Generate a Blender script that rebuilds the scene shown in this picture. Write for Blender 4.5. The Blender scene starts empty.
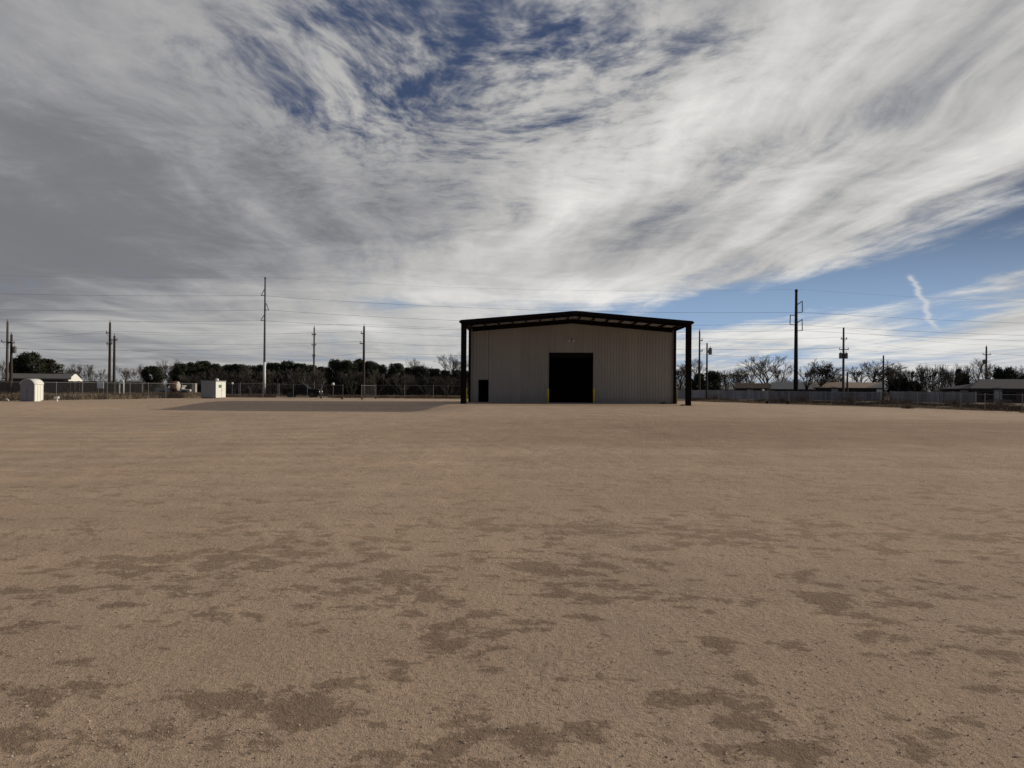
import bpy, math, random
from mathutils import Vector, Matrix, noise as mnoise
R = math.radians
scene = bpy.context.scene
COL = scene.collection
F, CZ, HY, ROLL = 740.0, 1.6, 387.0, 0.0075      # focal length in px, eye height, horizon row, camera roll

def hy(px): return HY + (px - 512) * ROLL
def PX(px, D): return (px - 512) / F * D                    # east-west position of something seen at column px, D metres away
def PZ(px, py, D): return CZ + (hy(px) - py) / F * D        # its height
def smooth(a, b, x):
    t = min(1, max(0, (x - a) / (b - a))); return t * t * (3 - 2 * t)
def gz(x, y):                                               # height of the graded yard
    z = -0.52 * smooth(-40, -31, x) * (1 - smooth(-9, -2.5, x)) * smooth(40, 57, y) * (1 - smooth(63, 69, y))
    return z

# ------------------------------------------------------------------ mesh builder
class MB:
    def __init__(s): s.v = []; s.f = []
    def face(s, pts):
        n = len(s.v); s.v += [tuple(p) for p in pts]; s.f.append(tuple(range(n, n + len(pts))))
    def box(s, a, b):
        x0, y0, z0 = a; x1, y1, z1 = b; n = len(s.v)
        s.v += [(x0,y0,z0),(x1,y0,z0),(x1,y1,z0),(x0,y1,z0),(x0,y0,z1),(x1,y0,z1),(x1,y1,z1),(x0,y1,z1)]
        s.f += [tuple(n+i for i in q) for q in ((3,2,1,0),(4,5,6,7),(0,1,5,4),(1,2,6,5),(2,3,7,6),(3,0,4,7))]
        return s
    def beam(s, p, q, w, h, up=(0,0,1)):
        p = Vector(p); q = Vector(q); d = (q-p).normalized(); u = Vector(up)
        if abs(d.dot(u)) > .98: u = Vector((0,1,0))
        r = d.cross(u).normalized(); u = r.cross(d).normalized(); n = len(s.v)
        for e in (p, q):
            for a, b in ((-1,-1),(1,-1),(1,1),(-1,1)): s.v.append(tuple(e + r*a*w/2 + u*b*h/2))
        s.f += [tuple(n+i for i in qd) for qd in ((3,2,1,0),(4,5,6,7),(0,1,5,4),(1,2,6,5),(2,3,7,6),(3,0,4,7))]
        return s
    def tube(s, pts, rad, n=8, caps=True):
        pts = [Vector(p) for p in pts]
        if not hasattr(rad, '__len__'): rad = [rad]*len(pts)
        base = len(s.v); ref = None
        for i, p in enumerate(pts):
            d = (pts[min(i+1,len(pts)-1)] - pts[max(i-1,0)]).normalized()
            if ref is None:
                ref = d.cross(Vector((0,0,1)) if abs(d.z) < .9 else Vector((1,0,0))).normalized()
            ref = (ref - d*ref.dot(d)).normalized(); b = d.cross(ref)
            for k in range(n):
                a = 2*math.pi*k/n; s.v.append(tuple(p + (ref*math.cos(a) + b*math.sin(a))*rad[i]))
        for i in range(len(pts)-1):
            for k in range(n):
                k2 = (k+1) % n
                s.f.append((base+i*n+k, base+i*n+k2, base+(i+1)*n+k2, base+(i+1)*n+k))
        if caps:
            s.f.append(tuple(base+k for k in reversed(range(n))))
            s.f.append(tuple(base+(len(pts)-1)*n+k for k in range(n)))
        return s
    def lathe(s, prof, c=(0,0,0), n=16, axis='z'):
        base = len(s.v)
        for r, h in prof:
            for k in range(n):
                a = 2*math.pi*k/n; x, y = r*math.cos(a), r*math.sin(a)
                p = (x, y, h) if axis == 'z' else ((h, x, y) if axis == 'x' else (x, h, y))
                s.v.append((p[0]+c[0], p[1]+c[1], p[2]+c[2]))
        for i in range(len(prof)-1):
            for k in range(n):
                k2 = (k+1) % n
                s.f.append((base+i*n+k, base+i*n+k2, base+(i+1)*n+k2, base+(i+1)*n+k))
        s.f.append(tuple(base+k for k in reversed(range(n)))); s.f.append(tuple(base+(len(prof)-1)*n+k for k in range(n)))
        return s
    def prism(s, poly, y0, y1):                            # polygon in x,z pulled along y
        n = len(poly); b = len(s.v)
        s.v += [(x, y0, z) for x, z in poly] + [(x, y1, z) for x, z in poly]
        s.f.append(tuple(b+i for i in range(n))); s.f.append(tuple(b+n+i for i in reversed(range(n))))
        for i in range(n):
            j = (i+1) % n; s.f.append((b+i, b+n+i, b+n+j, b+j))
        return s
    def mesh(s, name, m, smooth_=False):
        me = bpy.data.meshes.new(name); me.from_pydata(s.v, [], s.f); me.update()
        if m: me.materials.append(m)
        if smooth_: me.polygons.foreach_set('use_smooth', [True]*len(me.polygons))
        return me
    def build(s, name, m, parent=None, sm=False, bevel=0, loc=None):
        o = bpy.data.objects.new(name, s.mesh(name, m, sm)); COL.objects.link(o)
        if parent: o.parent = parent
        if loc: o.location = loc
        if bevel:
            b = o.modifiers.new('bevel', 'BEVEL'); b.width = bevel; b.segments = 2; b.limit_method = 'ANGLE'
        return o

def tag(o, label, cat, group=None, kind=None):
    if label: o['label'] = label
    if cat: o['category'] = cat
    if group: o['group'] = group
    if kind: o['kind'] = kind
    return o
def thing(name, loc, label, cat, group=None, rz=0):
    o = bpy.data.objects.new(name, None); COL.objects.link(o); o.empty_display_size = .3
    o.location = loc; o.rotation_euler = (0, 0, rz)
    return tag(o, label, cat, group)

# ------------------------------------------------------------------ node helper
class S:
    nt = None
    def __init__(s, k): s.k = k
    @staticmethod
    def op(o, a, b=None, c=None, clamp=False):
        n = S.nt.nodes.new('ShaderNodeMath'); n.operation = o; n.use_clamp = clamp
        for i, x in enumerate((a, b, c)):
            if x is None: continue
            if isinstance(x, S): S.nt.links.new(x.k, n.inputs[i])
            else: n.inputs[i].default_value = x
        return S(n.outputs[0])
    def __add__(s, o): return S.op('ADD', s, o)
    def __radd__(s, o): return S.op('ADD', o, s)
    def __sub__(s, o): return S.op('SUBTRACT', s, o)
    def __rsub__(s, o): return S.op('SUBTRACT', o, s)
    def __mul__(s, o): return S.op('MULTIPLY', s, o)
    def __rmul__(s, o): return S.op('MULTIPLY', o, s)
    def __truediv__(s, o): return S.op('DIVIDE', s, o)
    def __rtruediv__(s, o): return S.op('DIVIDE', o, s)
def mx(a, b): return S.op('MAXIMUM', a, b)
def mn(a, b): return S.op('MINIMUM', a, b)
def sstep(x, a, b):
    n = S.nt.nodes.new('ShaderNodeMapRange'); n.interpolation_type = 'SMOOTHSTEP'
    S.nt.links.new(x.k, n.inputs[0])
    for i, v in ((1, a), (2, b)):
        n.inputs[i].default_value = v
    return S(n.outputs[0])
def vec(x, y, z=0.0):
    n = S.nt.nodes.new('ShaderNodeCombineXYZ')
    for i, v in enumerate((x, y, z)):
        if isinstance(v, S): S.nt.links.new(v.k, n.inputs[i])
        else: n.inputs[i].default_value = v
    return S(n.outputs[0])
def sep(v):
    n = S.nt.nodes.new('ShaderNodeSeparateXYZ'); S.nt.links.new(v.k, n.inputs[0]); return [S(o) for o in n.outputs]
def nz(v, scale=1., detail=4., rough=.5, dist=0., dim='3D'):
    n = S.nt.nodes.new('ShaderNodeTexNoise'); n.noise_dimensions = dim; S.nt.links.new(v.k, n.inputs['Vector'])
    n.inputs['Scale'].default_value = scale; n.inputs['Detail'].default_value = detail
    n.inputs['Roughness'].default_value = rough; n.inputs['Distortion'].default_value = dist
    return S(n.outputs[0])
def mixc(f, a, b, blend='MIX'):
    n = S.nt.nodes.new('ShaderNodeMix'); n.data_type = 'RGBA'; n.blend_type = blend
    for sock, x in ((n.inputs[0], f), (n.inputs[6], a), (n.inputs[7], b)):
        if isinstance(x, S): S.nt.links.new(x.k, sock)
        elif hasattr(x, '__len__'): sock.default_value = (*x[:3], 1)
        else: sock.default_value = x
    return S(n.outputs[2])
def scalec(c, f):
    n = S.nt.nodes.new('ShaderNodeVectorMath'); n.operation = 'SCALE'
    if isinstance(c, S): S.nt.links.new(c.k, n.inputs[0])
    else: n.inputs[0].default_value = c
    if isinstance(f, S): S.nt.links.new(f.k, n.inputs['Scale'])
    else: n.inputs['Scale'].default_value = f
    return S(n.outputs[0])
def rgb(r, g, b): return vec(r, g, b)
def bump(h, strength, dist):
    n = S.nt.nodes.new('ShaderNodeBump'); n.inputs['Strength'].default_value = strength; n.inputs['Distance'].default_value = dist
    S.nt.links.new(h.k, n.inputs['Height']); return S(n.outputs[0])

def newmat(name):
    m = bpy.data.materials.new(name); m.use_nodes = True; S.nt = m.node_tree
    return m, m.node_tree.nodes['Principled BSDF']
def mat(name, c, rough=.6, metal=0., var=.18, scale=3., spec=.3, island=0., streak=False, bumpy=0.):
    m, b = newmat(name)
    tc = S.nt.nodes.new('ShaderNodeTexCoord'); p = S(tc.outputs['Object'])
    if streak:
        x, y, z = sep(p); q = vec(x, y, z*.12)
    else: q = p
    f = 1 + (nz(q, scale, 5, .6) - .5) * (var*2)
    if island:
        g = S.nt.nodes.new('ShaderNodeNewGeometry'); f = f * (1 + (S(g.outputs['Random Per Island']) - .5) * (island*2))
    S.nt.links.new(scalec(c, f).k, b.inputs['Base Color'])
    b.inputs['Roughness'].default_value = rough; b.inputs['Metallic'].default_value = metal
    b.inputs['Specular IOR Level'].default_value = spec
    if bumpy: S.nt.links.new(bump(nz(p, scale*4, 4), .5, bumpy).k, b.inputs['Normal'])
    return m

M = dict(
    wallpanel=None,
    bronze=mat('dark_bronze_steel', (.009,.0062,.005), .55, var=.2, spec=.08),
    deck=mat('pale_underdeck', (.46,.45,.46), .6, var=.06),
    black=mat('black_door', (.0012,.0012,.0012), .8, var=.2, spec=.02),
    slab=mat('concrete', (.36,.33,.29), .9, var=.15, scale=1.5),
    yellow=mat('yellow_paint', (.88,.66,.015), .5, var=.12),
    drab=mat('drab_yellow', (.13,.11,.055), .7),
    darktrim=mat('dark_trim', (.09,.08,.07), .8),
    lamp=mat('lamp_white', (.75,.75,.72), .3),
    wood=mat('weathered_pole_wood', (.11,.09,.075), .9, var=.35, scale=2, streak=True),
    wooddark=mat('creosote_pole_wood', (.05,.042,.036), .9, var=.35, scale=2, streak=True),
    galv=mat('galvanised_steel', (.13,.135,.135), .6, .2, var=.12),
    fencegalv=mat('fence_pipe', (.18,.18,.178), .6, .2, var=.2),
    rust=mat('rusted_steel', (.012,.010,.010), .7, var=.25),
    wire=mat('wire_metal', (.14,.14,.145), .6, var=.05),
    mesh=mat('chain_link', (.09,.09,.09), .7, .1, var=.1),
    insul=mat('insulator_grey', (.16,.15,.15), .4),
    white=mat('white_plastic', (.78,.78,.72), .5, var=.05),
    whiteside=mat('white_sheet', (.72,.74,.7), .5, var=.08, streak=True),
    grey=mat('shaded_white_plastic', (.24,.24,.25), .6, var=.06),  # white shed's front, its shading painted in as grey
    greyroof_shadefront=mat('grey_roof_shaded_front', (.28,.30,.305), .55, var=.1, streak=True),  # grey roof sheet; on the shed front it paints the shading in
    darkfascia=mat('dark_fascia', (.05,.05,.05), .8),  # even dark tone for the house fascia boards
    green=mat('green_notice', (.08,.16,.11), .6),
    roofgrey=mat('grey_shingle', (.12,.113,.11), .95, var=.25, scale=3, spec=.1),
    roofbrown=mat('brown_shingle', (.085,.058,.045), .95, var=.25, scale=3, spec=.1),
    rooftan=mat('tan_shingle', (.40,.31,.24), .95, var=.25, scale=3, spec=.1),
    roofpale=mat('pale_metal_roof', (.2,.205,.2), .8, var=.15, spec=.1),
    brick=mat('dark_brick', (.07,.057,.05), .9, var=.25, scale=8),
    siding=mat('grey_siding', (.16,.16,.16), .8, var=.1),
    creamwall=mat('cream_wall', (.62,.58,.5), .8, var=.08),
    glass=mat('window_glass', (.006,.007,.009), .25, spec=.2),
    trim=mat('pale_trim', (.5,.48,.44), .7),
    privacy=mat('weathered_white_fence', (.22,.22,.223), .9, var=.3, scale=.5, island=.25),
    carblack=mat('black_car_paint', (.002,.0025,.003), .5, var=.05, spec=.12),
    carsilver=mat('silver_car_paint', (.20,.21,.225), .4, .2, var=.05),
    carwhite=mat('white_car_paint', (.45,.43,.41), .4, var=.05),
    tyre=mat('tyre_rubber', (.018,.018,.018), .9),
    rim=mat('alloy_rim', (.04,.04,.042), .6),
    tankred=mat('rust_red_paint', (.11,.04,.03), .7, var=.25),
    palefence=mat('pale_fence', (.34,.34,.34), .9, var=.25, scale=.5, island=.2),
    tan=mat('tan_box_sunlit_end', (.5,.44,.36), .7),
    bark=mat('grey_bark', (.05,.042,.036), .9, var=.25),
    twig=mat('bare_twigs', (.13,.112,.092), .9, var=.25, island=.3),
    twigdark=mat('dark_bare_twigs', (.068,.060,.048), .9, var=.25, island=.3),
    leaf=mat('dark_evergreen_leaf', (.030,.034,.020), .9, var=.5, scale=.35, island=.5, spec=.15),
    leaf2=mat('olive_evergreen_leaf', (.042,.042,.026), .9, var=.5, scale=.35, island=.5, spec=.15),
    drygrass=mat('dry_grass', (.32,.25,.16), .9, var=.5, scale=.25, island=.5, spec=.1),
    weed=mat('brown_weed', (.12,.085,.06), .9, var=.4, island=.5, spec=.1),
    greenweed=mat('green_weed', (.06,.085,.03), .9, var=.3, island=.4),
    pebble=mat('pebble_stone', (.36,.285,.215), .9, var=.3, scale=30, island=.45, spec=.2),
    dark=mat('dark_rubber', (.02,.02,.02), .8),
)

m, b = newmat('tan_panel')
tcw = S.nt.nodes.new('ShaderNodeTexCoord'); ox, oy, oz_ = sep(S(tcw.outputs['Object']))
sheet = S.op('FLOOR', (ox+40.)/.915); wn = S.nt.nodes.new('ShaderNodeTexWhiteNoise'); wn.noise_dimensions = '1D'; S.nt.links.new(sheet.k, wn.inputs['W'])
lap = S.op('FRACT', (ox+40.)/.915); lapl = 1 - sstep(lap, .0, .03)*1.
stn = nz(vec(ox*1.2, oy, oz_*.15), 2., 5, .6); blot = nz(vec(ox, oy, oz_), .5, 4, .6)
dirt = (1 - sstep(oz_ + (nz(vec(ox, 0., oz_), 2.5, 4, .6)-.5)*.9, .05, .85))
fw = (1 + (S(wn.outputs['Value'])-.5)*.13 + (stn-.5)*.22 + (blot-.5)*.16) * (1 - lapl*.28)
S.nt.links.new(scalec(mixc(dirt*.45, (.385,.358,.30), (.32,.25,.18)), fw).k, b.inputs['Base Color']); b.inputs['Roughness'].default_value = .42; b.inputs['Specular IOR Level'].default_value = .3
M['wallpanel'] = m
# ------------------------------------------------------------------ camera
cam = bpy.data.cameras.new('camera'); co = bpy.data.objects.new('camera', cam); COL.objects.link(co)
cam.sensor_fit = 'HORIZONTAL'; cam.sensor_width = 36; cam.lens = F/1024*36; cam.clip_end = 20000; cam.clip_start = .05
t = (HY - 384)/F
fwd = Vector((0, math.cos(t), math.sin(t))); rt = Vector((1,0,0)); up = rt.cross(fwd)
a = math.atan(ROLL); r2 = rt*math.cos(a) + up*math.sin(a); u2 = up*math.cos(a) - rt*math.sin(a)
co.matrix_world = Matrix(((r2.x,u2.x,-fwd.x,0),(r2.y,u2.y,-fwd.y,0),(r2.z,u2.z,-fwd.z,CZ),(0,0,0,1)))
scene.camera = co

# ------------------------------------------------------------------ light
SUN = Vector((3.05, .86, 1.0)).normalized()
sl = bpy.data.lights.new('sun', 'SUN'); so = bpy.data.objects.new('sun', sl); COL.objects.link(so)
sl.energy = 3.2; sl.angle = R(.55); sl.color = (1, .89, .74)
so.rotation_euler = (-SUN).to_track_quat('-Z', 'Y').to_euler(); so.location = (60, 20, 40)
el = math.asin(SUN.z); az = math.atan2(SUN.x, SUN.y)

w = bpy.data.worlds.new('World'); w.cycles.sampling_method = 'MANUAL'; w.cycles.sample_map_resolution = 256; scene.world = w; w.use_nodes = True; S.nt = w.node_tree
bg = w.node_tree.nodes['Background']; bg.inputs['Strength'].default_value = .1
sky = w.node_tree.nodes.new('ShaderNodeTexSky'); sky.sky_type = 'NISHITA'; sky.sun_disc = False
sky.sun_elevation = el; sky.sun_rotation = az; sky.air_density = 1.0; sky.dust_density = .6; sky.ozone_density = 1.6
tc = w.node_tree.nodes.new('ShaderNodeTexCoord')
dx, dy, dz = sep(S(tc.outputs['Generated']))
zz = mx(dz, 0.) + .045
px_, py_ = dx/zz, dy/zz                              # point on the cloud layer
P = vec(px_, py_)
yy = mx(dy, .12); u = dx/yy; v = dz/yy               # tangent of bearing, tangent of elevation
def blob(cx, cy, rx, ry, ang=0.):
    ca, sa = math.cos(ang), math.sin(ang); ux, uy = u-cx, v-cy
    a_ = (ux*ca + uy*sa)/rx; b_ = (uy*ca - ux*sa)/ry
    return S.op('EXPONENT', (a_*a_ + b_*b_) * -1.)
def n2(v_, detail, rough, dist=0.): return nz(v_, 1., detail, rough, dist, '2D')
wx = n2(vec(px_*.5, py_*.5), 2, .5); wy = n2(vec(px_*.5+7.3, py_*.5-3.1), 2, .5)
wx2 = n2(vec(px_*1.8-4., py_*1.8), 2, .55)
qx = px_ + (wx-.5)*.62 + (wx2-.5)*.10 + py_*.07; qy = py_ + (wy-.5)*1.2
big = n2(vec(qx*.6+4.2, qy*.22+1.5), 3, .5)
streak = n2(vec(qx*1.9+1.7, qy*.30), 5, .52, .15)
soft = n2(vec(qx*1.1+6.2, qy*.55+3.3), 4, .5)
fib = n2(vec(qx*6.+3.7, qy*1.0), 4, .6)
fine = n2(vec(qx*4.0, qy*3.2+5.), 6, .68, .1)
ripple = n2(vec(qx*13.+3., qy*12.), 3, .68, .15)
bands = n2(vec(px_*.16+2.2, py_*.55+(wy-.5)*1.2), 4, .6, .3)
wis = sstep(v, .05, .3); low = 1 - sstep(v, .09, .2)
side_ = sstep(u, -.5, .1); mott = blob(-.06, .42, .42, .20)
hole = (blob(-.08,.53,.17,.06)*.74 + blob(-.28,.50,.10,.05)*.6 + blob(-.15,.42,.18,.09)*.55 + blob(.08,.49,.09,.045)*.65 + blob(.03,.41,.2,.08)*.35
        + blob(.24,.47,.10,.03,.2)*.5 + blob(-.32,.40,.16,.05,-.5)*.35 + blob(.48,.36,.22,.03,.45)*.34
        + blob(.68,.200,.20,.062,.30)*.88 + blob(.37,.135,.14,.024,.22)*.65 + blob(.27,.16,.10,.012,.3)*.3 + blob(.48,.140,.17,.036,.25)*1.1 + blob(.34,.118,.15,.022,.1)*1.0 + blob(.17,.094,.17,.024)*.95 + blob(.60,.10,.18,.024,.2)*.7 + blob(.05,.12,.2,.014)*.3 + blob(.72,.265,.10,.04,.45)*.55 + blob(.56,.12,.07,.045)*.45 + blob(.4,.045,.5,.012)*.3
        + blob(.35,.02,.5,.03)*.45 + blob(-.13,.112,.10,.010)*.35)
hole = hole - blob(.72,.098,.17,.017,.16)*.6 - blob(.40,.075,.16,.018,.1)*.5
cov = 1.12 + (1-side_)*.16*sstep(v*-1., -.36, -.28) - hole*.92 + (big-.5)*.35 + (streak-.5)*1.25 + (soft-.5)*.5 + (fib-.5)*.22*wis + (fine-.5)*(.3+mott*1.6) + (ripple-.5)*mott*1.6 + (bands-.5)*1.1*low
wdg = blob(.55,.16,.40,.12,.3)
cov = cov + ((soft-.5)*1.1 + (fine-.5)*.8 + (fib-.5)*.5)*wdg
cov = sstep(cov, -.02, 1.06)
# contrail: a torn, kinked vapour streak low on the right
kx = u - (.540 + (.150 - v)*.48 + (nz(vec(v*45., 0.), 1., 3, .6, 0., '2D') - .5)*.03)
trail = S.op('EXPONENT', (kx/.0042)*(kx/.0042)*-1.) * sstep(v, .076, .092) * (1 - sstep(v, .150, .158)) * (.45 + nz(vec(u*60, v*60), 1., 3, .6, 0., '2D')*.8)
# thickness tone of the cloud deck
side = sstep(u, -.75, .62)
lowv = .45 + .55*sstep(v, .05, .25); rgt = .34 + .66*sstep(u, -.4, .2)
tone = .228 + side*.275 + ((streak-.5)*.78*rgt + (fib-.5)*.09*rgt + (soft-.5)*.34 + (big-.5)*.26 + (fine-.5)*(.13+.10*rgt) + (ripple-.5)*(.05+mott*.14))*lowv + (bands-.5)*.40*(1-sstep(v,.12,.35))
tone = tone + blob(.14,.30,.45,.06,.45)*.14 + blob(.60,.28,.22,.05,.5)*.10 + blob(-.40,.06,.70,.10)*.11 + blob(-.15,.17,.30,.05)*.05 + blob(-.6,.47,.3,.10)*.07 + blob(-.25,.36,.2,.06,-.5)*.05
tone = tone - blob(-.58,.22,.32,.085,-.06)*.06 - blob(-.05,.215,.35,.05)*.04 - blob(.3,.22,.25,.03,.25)*.07 - blob(.55,.42,.25,.03,.4)*.08
tone = tone + blob(.45,.065,.5,.035)*.13 + blob(.05,.1,.3,.05)*.07 + blob(.25,.13,.2,.03)*.05
tone = .37 + (tone-.37)*1.18
tone = tone*sstep(v, .005, .035) + (.27+side*.24)*(1 - sstep(v, .005, .035))
lo_ = tone - .19; tone = .19 + (lo_ + S.op('SQRT', lo_*lo_ + .003))*.5
tone = mn(tone, .80)
back = sstep(dy, -.35, .25); cov = cov*(.25 + .75*back)             # unseen sky behind the viewer cleared to cut fill on shaded fronts
cc = mixc(sstep(tone, .15, .55), (.97,.985,1.065), (1.01,.997,.97))
cc = mixc(sstep(v, .0, .16)*1., mixc(.4, cc, (.985,1.0,.99)), cc)
cloud = scalec(cc, tone*10.)
skyc = mixc(sstep(v, .1, .5), scalec(S(sky.outputs[0]), 1.0), scalec(S(sky.outputs[0]), .62))
lowblue = mixc(sstep(v, .02, .30), (2.9,4.4,7.0), (.42,.64,1.4))
skyc = mixc(.85, skyc, lowblue)
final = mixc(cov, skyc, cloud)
final = mixc(mn(trail*1.05, .8), final, (6.0,6.2,6.5))
below = sstep(dz, -.06, -.0)
final = mixc(below, (1.6,1.35,1.1), final)
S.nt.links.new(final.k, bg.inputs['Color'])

# ------------------------------------------------------------------ ground
def spread(lo, hi, mid0, mid1, dense, grow):
    xs = []; x = mid0
    while x <= mid1: xs.append(x); x += dense
    st = dense; x = xs[-1]
    while x < hi: st *= grow; x += st; xs.append(x)
    st = dense; x = xs[0]; lo_ = []
    while x > lo: st *= grow; x -= st; lo_.append(x)
    return lo_[::-1] + xs
gx = spread(-6000, 6000, -6, 6, .085, 1.045)
gy = spread(-60, 9000, 2.0, 12, .085, 1.035)
verts = []; faces = []
for y in gy:
    for x in gx:
        d = math.hypot(x, y); k = 1/(1+d/40)
        z = gz(x, y)
        if d < 90:
            z += (mnoise.noise((x*.55, y*.55, 0))*.016 + mnoise.noise((x*1.9, y*1.9, 5))*.010 + mnoise.noise((x*5, y*5, 9))*.004)*min(1, k*1.4)
        verts.append((x, y, z))
nx = len(gx)
for j in range(len(gy)-1):
    for i in range(nx-1):
        faces.append((j*nx+i, j*nx+i+1, (j+1)*nx+i+1, (j+1)*nx+i))
m, b = newmat('yard_soil')
geo = S.nt.nodes.new('ShaderNodeNewGeometry'); pos = S(geo.outputs['Position']); X, Y, Z = sep(pos)
PATCH = [(120,688,60,14),(228,700,45,9),(285,712,48,13),(70,745,60,16),(452,722,22,26),(600,680,30,6),(530,735,35,10),(612,738,40,18),
         (672,700,28,16),(752,700,40,20),(790,748,70,18),(730,660,18,8),(940,745,40,14),(402,582,62,13),(330,560,50,8),(250,560,60,9),(140,568,80,12),(340,625,20,6),
         (560,570,55,6),(640,562,30,6),(690,527,40,8),(800,590,60,8),(860,603,60,6),(770,577,30,5),(950,588,90,6),(900,535,120,4),(500,527,40,5),(600,527,50,5),(560,620,60,6),
         (300,540,40,9),(445,635,20,9),(230,520,30,4),(700,640,30,6),(60,590,60,5),(860,690,30,5),(990,690,30,5),(20,725,25,7),(590,600,40,4),(420,540,40,4),(460,555,40,4)]
acc = None
for (cx, cy, wx_, wy_) in PATCH:
    D = CZ*F/(cy - hy(cx)); xx = PX(cx, D); rx = wx_*D/F; ry = wy_*D*D/(CZ*F)
    a_ = (X - xx)/(rx*1.2); b_ = (Y - D)/(ry*1.25)
    e = S.op('EXPONENT', (a_*a_ + b_*b_)*-1.)
    acc = e if acc is None else acc + e
rows = nz(vec(X*.06+Y*.02, Y*.8), 1., 4, .6, 0., '2D')                            # blade marks left by grading, across the yard
pn = nz(vec(X*.85, Y*.95), 1., 6, .68, .3, '2D')
pn2 = nz(vec(X*1.5+Y*.3, Y*1.8), 2., 5, .7, 0., '2D')
far = sstep(Y, 6.5, 17.)
clod = nz(vec(X, Y), 26., 4, .68, 0., '2D'); grain = nz(vec(X, Y), 110., 3, .7, 0., '2D'); speck = nz(vec(X, Y), 260., 1, .5, 0., '2D')
pn3 = nz(vec(X*3.6, Y*4.6), 1., 4, .72, 0., '2D')
dm = mn(acc, 1.05)*.24 + (pn-.5)*1.2 + (pn2-.5)*1.25 + (pn3-.5)*1.25 + (rows-.5)*.55 + (clod-.5)*.30 + (grain-.5)*.22
damp = sstep(dm, .135, .285) * (1 - far*.55)
med = nz(vec(X*.35, Y*.22), 1., 4, .6, 0., '2D'); wide = nz(vec(X*.05, Y*.035), 1., 3, .55, 0., '2D')
# wheel ruts swinging in from the left
rr = S.op('SQRT', (X+24.)*(X+24.)*.35 + (Y-34.)*(Y-34.)*1.6)
rut = S.op('SINE', rr*3.3 + (med-.5)*5.) * sstep(X*-1., -4., 6.) * sstep(Y, 4., 8.) * (1 - sstep(Y, 22., 40.))
farm = nz(vec(X*.75+Y*.10, Y*.42), 1., 6, .72, 0., '2D')
lum = 1 + (clod-.5)*.75 + (grain-.5)*.85 + (speck-.5)*.40 + (med-.5)*.30 + (wide-.5)*.30 + (rows-.5)*.36 + rut*.05 + (farm-.5)*.55*sstep(Y, 8., 16.)*(1-sstep(Y, 55., 75.))
band = blob  # (name reuse avoided below)
bd = sstep(Y, 18., 24.) * (1 - sstep(Y, 32., 44.)) * sstep(X + (wide-.5)*20., -9., 6.)
lum = lum * (1 - damp*(.39 - sstep(Y, 4.5, 9.)*.12)) * (1 - bd*.20)
c0 = mixc(sstep(med, .3, .7), (.455,.340,.244), (.43,.313,.222))
c0 = mixc(bd*.55, c0, (.43,.298,.198))
c0 = mixc(damp*.6, c0, (.44,.312,.208))
# rough ground beyond the fences: dead grass and dirt
wv = nz(vec(X*.12, Y*.12), 1., 4, .6, 0., '2D')
fl = Y - mx(100. + mn(X + 35.2, 0.)*3.3, 64.) - (wv-.5)*6.
frr = Y - (98. - mx(X - 18., 0.)*2.05) - (wv-.5)*5.
mid = sstep(fl, 0., 4.) * sstep(X*-1., -6., 4.)
weedy = mx(mid, mx(sstep(frr, 0., 4.)*sstep(X, 10., 18.), sstep(Y, 100., 112.)))
c1 = mixc(wv, (.10,.075,.05), (.20,.155,.105))
c0 = mixc(weedy, c0, c1)
S.nt.links.new(scalec(c0, lum).k, b.inputs['Base Color'])
b.inputs['Roughness'].default_value = .95; b.inputs['Specular IOR Level'].default_value = .12
hgt = clod*.55 + grain*.35 + pn2*.5*(damp+.3) - damp*.25
lump = nz(vec(X*1.3, Y*1.0, 0.), 2., 5, .62, 0., '2D')
hgt = hgt + (lump-.5)*1.4
S.nt.links.new(bump(hgt, .9, .035).k, b.inputs['Normal'])
me = bpy.data.meshes.new('ground'); me.from_pydata(verts, [], faces); me.materials.append(m)
me.polygons.foreach_set('use_smooth', [True]*len(me.polygons))
g = bpy.data.objects.new('ground', me); COL.objects.link(g); tag(g, None, None, kind='structure')

# loose pebbles in the foreground
rnd = random.Random(4); mb = MB()
for i in range(16000):
    D = 2.6 + 12*rnd.random()**1.9; xx = (rnd.random()-.5)*1.5*D
    s_ = .0024 + .0056*rnd.random()**4
    z0 = (mnoise.noise((xx*.55, D*.55, 0))*.016 + mnoise.noise((xx*1.9, D*1.9, 5))*.010 + mnoise.noise((xx*5, D*5, 9))*.004)
    c = Vector((xx, D, z0 + s_*.25)); n = len(mb.v); ro = rnd.random()*6.28
    ring = [Vector((math.cos(ro+k*1.2566)*s_*rnd.uniform(.7,1.2), math.sin(ro+k*1.2566)*s_*rnd.uniform(.7,1.2), rnd.uniform(-.3,.3)*s_)) for k in range(5)]
    mb.v += [tuple(c+p) for p in ring] + [tuple(c+Vector((0,0,s_*.7)))]
    for k in range(5): mb.f.append((n+k, n+(k+1)%5, n+5))
tag(mb.build('gravel', M['pebble'], sm=False), 'loose tan pebbles scattered over the bare foreground dirt', 'gravel', kind='stuff')

# ------------------------------------------------------------------ the steel building
FD, BD, RD = 68.5, 75.5, 80.5
XL, XR = PX(463, FD), PX(688, FD); XM = (XL+XR)/2
HW = (XR-XL)/2 + .28
ZE, ZP = 7.68, 8.58
def roofz(x): return ZP - abs(x)/HW*(ZP-ZE)
bl = thing('steel_building', (XM, FD, 0), 'tan metal shop building with open dark steel canopy frame and black doors', 'building', None, -.028)
L = BD - FD; LR = RD - FD; hw = (XR-XL)/2
wy = L
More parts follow.
